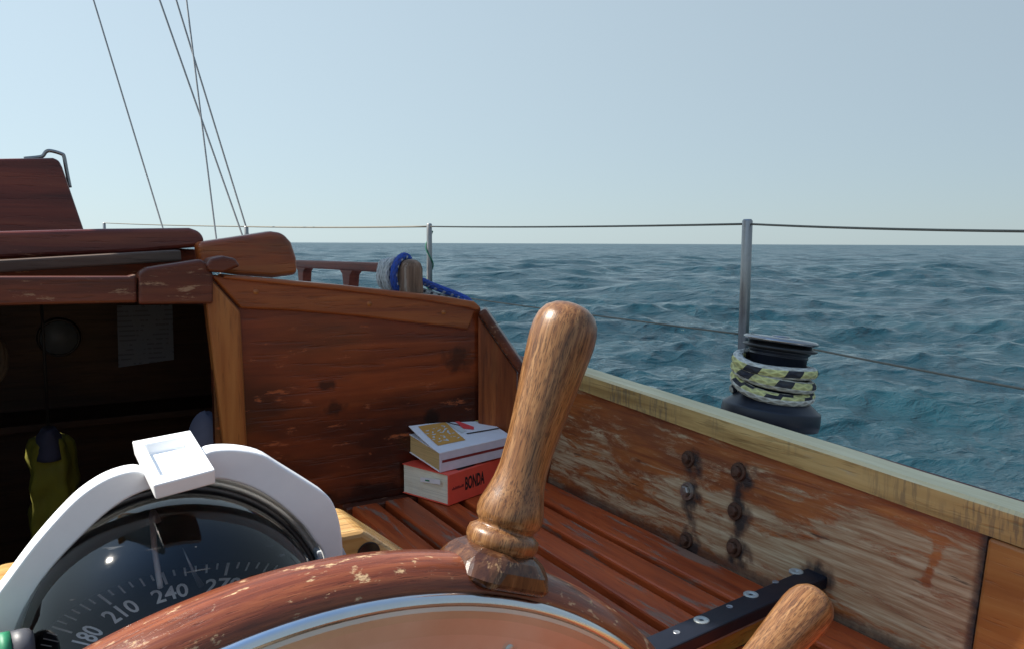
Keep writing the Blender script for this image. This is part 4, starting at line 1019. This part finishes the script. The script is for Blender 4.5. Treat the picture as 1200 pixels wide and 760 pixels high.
# three rows of white hand-drawn letter shapes that cannot be read
V = []; F = []
random.seed(21)
for row in range(3):
    a0_ = .36-.105*row
    for i in range(6):
        b0_ = .30+.075*i+random.uniform(-.01, .01)
        for s in range(2):
            x0 = a0_+random.uniform(-.03, .03); x1 = x0+random.uniform(-.05, .05); y0_ = b0_+random.uniform(-.02, .02); y1_ = b0_+random.uniform(.0, .05)
            dx_, dy_ = (x1-x0), (y1_-y0_); L2 = math.hypot(dx_, dy_)+1e-6; px_, py_ = -dy_/L2*.009, dx_/L2*.009
            k = len(V); V += [cov_pt(x0+px_, y0_+py_, .0014), cov_pt(x1+px_, y1_+py_, .0014), cov_pt(x1-px_, y1_-py_, .0014), cov_pt(x0-px_, y0_-py_, .0014)]; F.append((k, k+1, k+2, k+3))
mesh('scribbled_letters', V, F, M['mark'], lc)
cov_poly('white_sail_print', [(.44, .80), (.49, .42), (.58, .46), (.56, .58)], M['mark'], .0012)
cov_poly('red_sail_print', [(.57, .86), (.57, .54), (.68, .46), (.72, .54)], M['redp'], .0013)
cov_poly('sail_line_print', [(.43, .81), (.45, .82), (.58, .66), (.57, .64)], M['blackp'], .0014)
cov_poly('horizon_print', [(.54, .36), (.54, .39)]+[(.99, .36), (.99, .33)], M['blackp'], .0012)
cov_poly('yellow_band_print', [(.64, .99), (.73, .99), (.84, .84), (.97, .66), (.97, .56), (.80, .74), (.71, .88)], M['yellowp'], .0016)
on_plane('spine_print', [(.004, .016), (.148, .015), (.148, .0195), (.004, .0205)], [(0, 1, 2, 3)], o2-v2*.0018, u2, zup, M['darkred'], sp2, .0003)

# ------------------------------------------------------------------ things inside the cabin
yc = 2.44
pp = [ony(p, yc) for p in ((137, 358), (202, 357), (204, 421), (139, 430))]
ms_, nt, b = new_mat('printed_sheet'); q = N(nt); co = q.sep(q.coord())
rows = q.math('LESS_THAN', q.math('FRACT', q.math('MULTIPLY', co[2], 75.)), .35)
cols = q.math('GREATER_THAN', q.noise(q.mapping(q.coord(), (60, 1, 22)), 1., 2), .5)
nt.links.new(q.mix(q.math('MULTIPLY', q.math('MULTIPLY', rows, cols), .5), (.30, .33, .40), (.10, .11, .14)), b.inputs['Base Color']); b.inputs['Roughness'].default_value = .8
o = prism('notice_sheet', pp, (0, .002, 0), ms_, None, bevel=0); tag(o, 'pale printed sheet pinned to the dark wall inside the cabin', 'paper sheet')
gc = ony((69, 395), yc)
g = thing('round_gauge', 'round pale dial on the dark wall inside the cabin', 'gauge', gc)
mtg = frame(gc, (0, -1, 0))
lathe('dial', [(0, .012), (.044, .012), (.046, .006), (.046, -.008), (0, -.008)], M['dial'], g, 32, matrix=mtg)
lathe('dial_rim', [(.0445, .0125), (.047, .016), (.051, .014), (.053, -.008), (.0465, -.008), (.0445, .0125)], M['ringdark'], g, 32, matrix=mtg)
# hanging jacket
yj = 1.86
jc = ony((57, 506), yj); jb = ony((57, 640), yj); jw = abs(ony((84, 540), yj).x-ony((30, 540), yj).x)/2
jk = thing('jacket', 'olive yellow oilskin jacket hanging in the dark companionway', 'jacket', (jc.x, yj, jb.z))
V = []; F = []; nj, na_ = 26, 32
for i in range(nj+1):
    t = i/nj; z = jc.z+(jb.z-.10-jc.z)*t
    for k in range(na_):
        a = 2*math.pi*k/na_
        wv = 1+.13*math.sin(5*a+3*t)+.08*math.sin(9*a-5*t)+.16*mnoise.noise((math.cos(a)*2, math.sin(a)*2, t*9))+.06*math.sin(t*34+math.cos(a)*3)
        ww = jw*(.92+.10*math.sin(t*3.1)-.05*t)*(.80 if i == 0 else 1)
        V.append((jc.x+.004*math.sin(t*8)+ww*math.cos(a)*wv, yj+.045*math.sin(a)*wv, z-.012*abs(math.cos(a))*(1-t)))
for i in range(nj):
    for k in range(na_): F.append((i*na_+k, i*na_+(k+1) % na_, (i+1)*na_+(k+1) % na_, (i+1)*na_+k))
F += [tuple(range(na_)), tuple(nj*na_+k for k in range(na_))]
mesh('body', V, F, M['jacket'], jk, smooth=True)
V = []; F = []
for i in range(9):
    t = i/8; z = jc.z+.014-(.062)*t
    for k in range(24):
        a = 2*math.pi*k/24; rr_ = (.50+.14*t)*jw*(1+.1*math.sin(3*a))*(1-.8*max(0, (.25-t)*2)); V.append((jc.x+rr_*math.cos(a), yj-.030+.032*math.sin(a), z))
for i in range(8):
    for k in range(24): F.append((i*24+k, i*24+(k+1) % 24, (i+1)*24+(k+1) % 24, (i+1)*24+k))
F += [tuple(range(24)), tuple(8*24+k for k in range(24))]
mesh('collar', V, F, M['navy'], jk, smooth=True)
tube('hook_cord', [(jc.x, yj, jc.z+.0), (jc.x, yj+.01, jc.z+.2), (jc.x, yj+.02, roofz(jc.x, yj)-.03)], .003, M['blackp'], jk, 6)
# pale cushion behind the stile
cu_ = ony((241, 502), 1.62)
V = []; F = []
for i in range(15):
    ph = math.pi*i/14
    for k in range(24):
        a = 2*math.pi*k/24; wv = 1+.06*mnoise.noise((a, ph*2, 4))
        V.append((cu_.x+.036*math.sin(ph)*math.cos(a)*wv, cu_.y+.05*math.sin(ph)*math.sin(a)*wv, cu_.z-.035+.070*math.cos(ph)*wv-(.02 if i > 11 else 0)))
for i in range(14):
    for k in range(24): F.append((i*24+k, i*24+(k+1) % 24, (i+1)*24+(k+1) % 24, (i+1)*24+k))
o = mesh('cushion', V, F, M['cushion'], None, smooth=True); tag(o, 'pale blue soft bag just inside the companionway beside the orange post', 'bag')
# coil of rope at the edge of the companionway
rc = ony((-14, 418), 1.9); V = []; F = []
pts = []
for i in range(120):
    a = i/20*2*math.pi; pts.append(rc+Vector((.030*math.cos(a)*(1+.1*math.sin(a*.37)), .012*math.sin(a*.31)-.02, .050*math.sin(a)*(1+.08*math.sin(a*.53)))))
o = tube('rope_coil', pts, .005, M['tan'], None, 8); tag(o, 'coil of tan rope hanging inside the dark cabin', 'rope')
for o in list(bpy.data.objects):
    if o.get('_m') is not None: del o['_m']
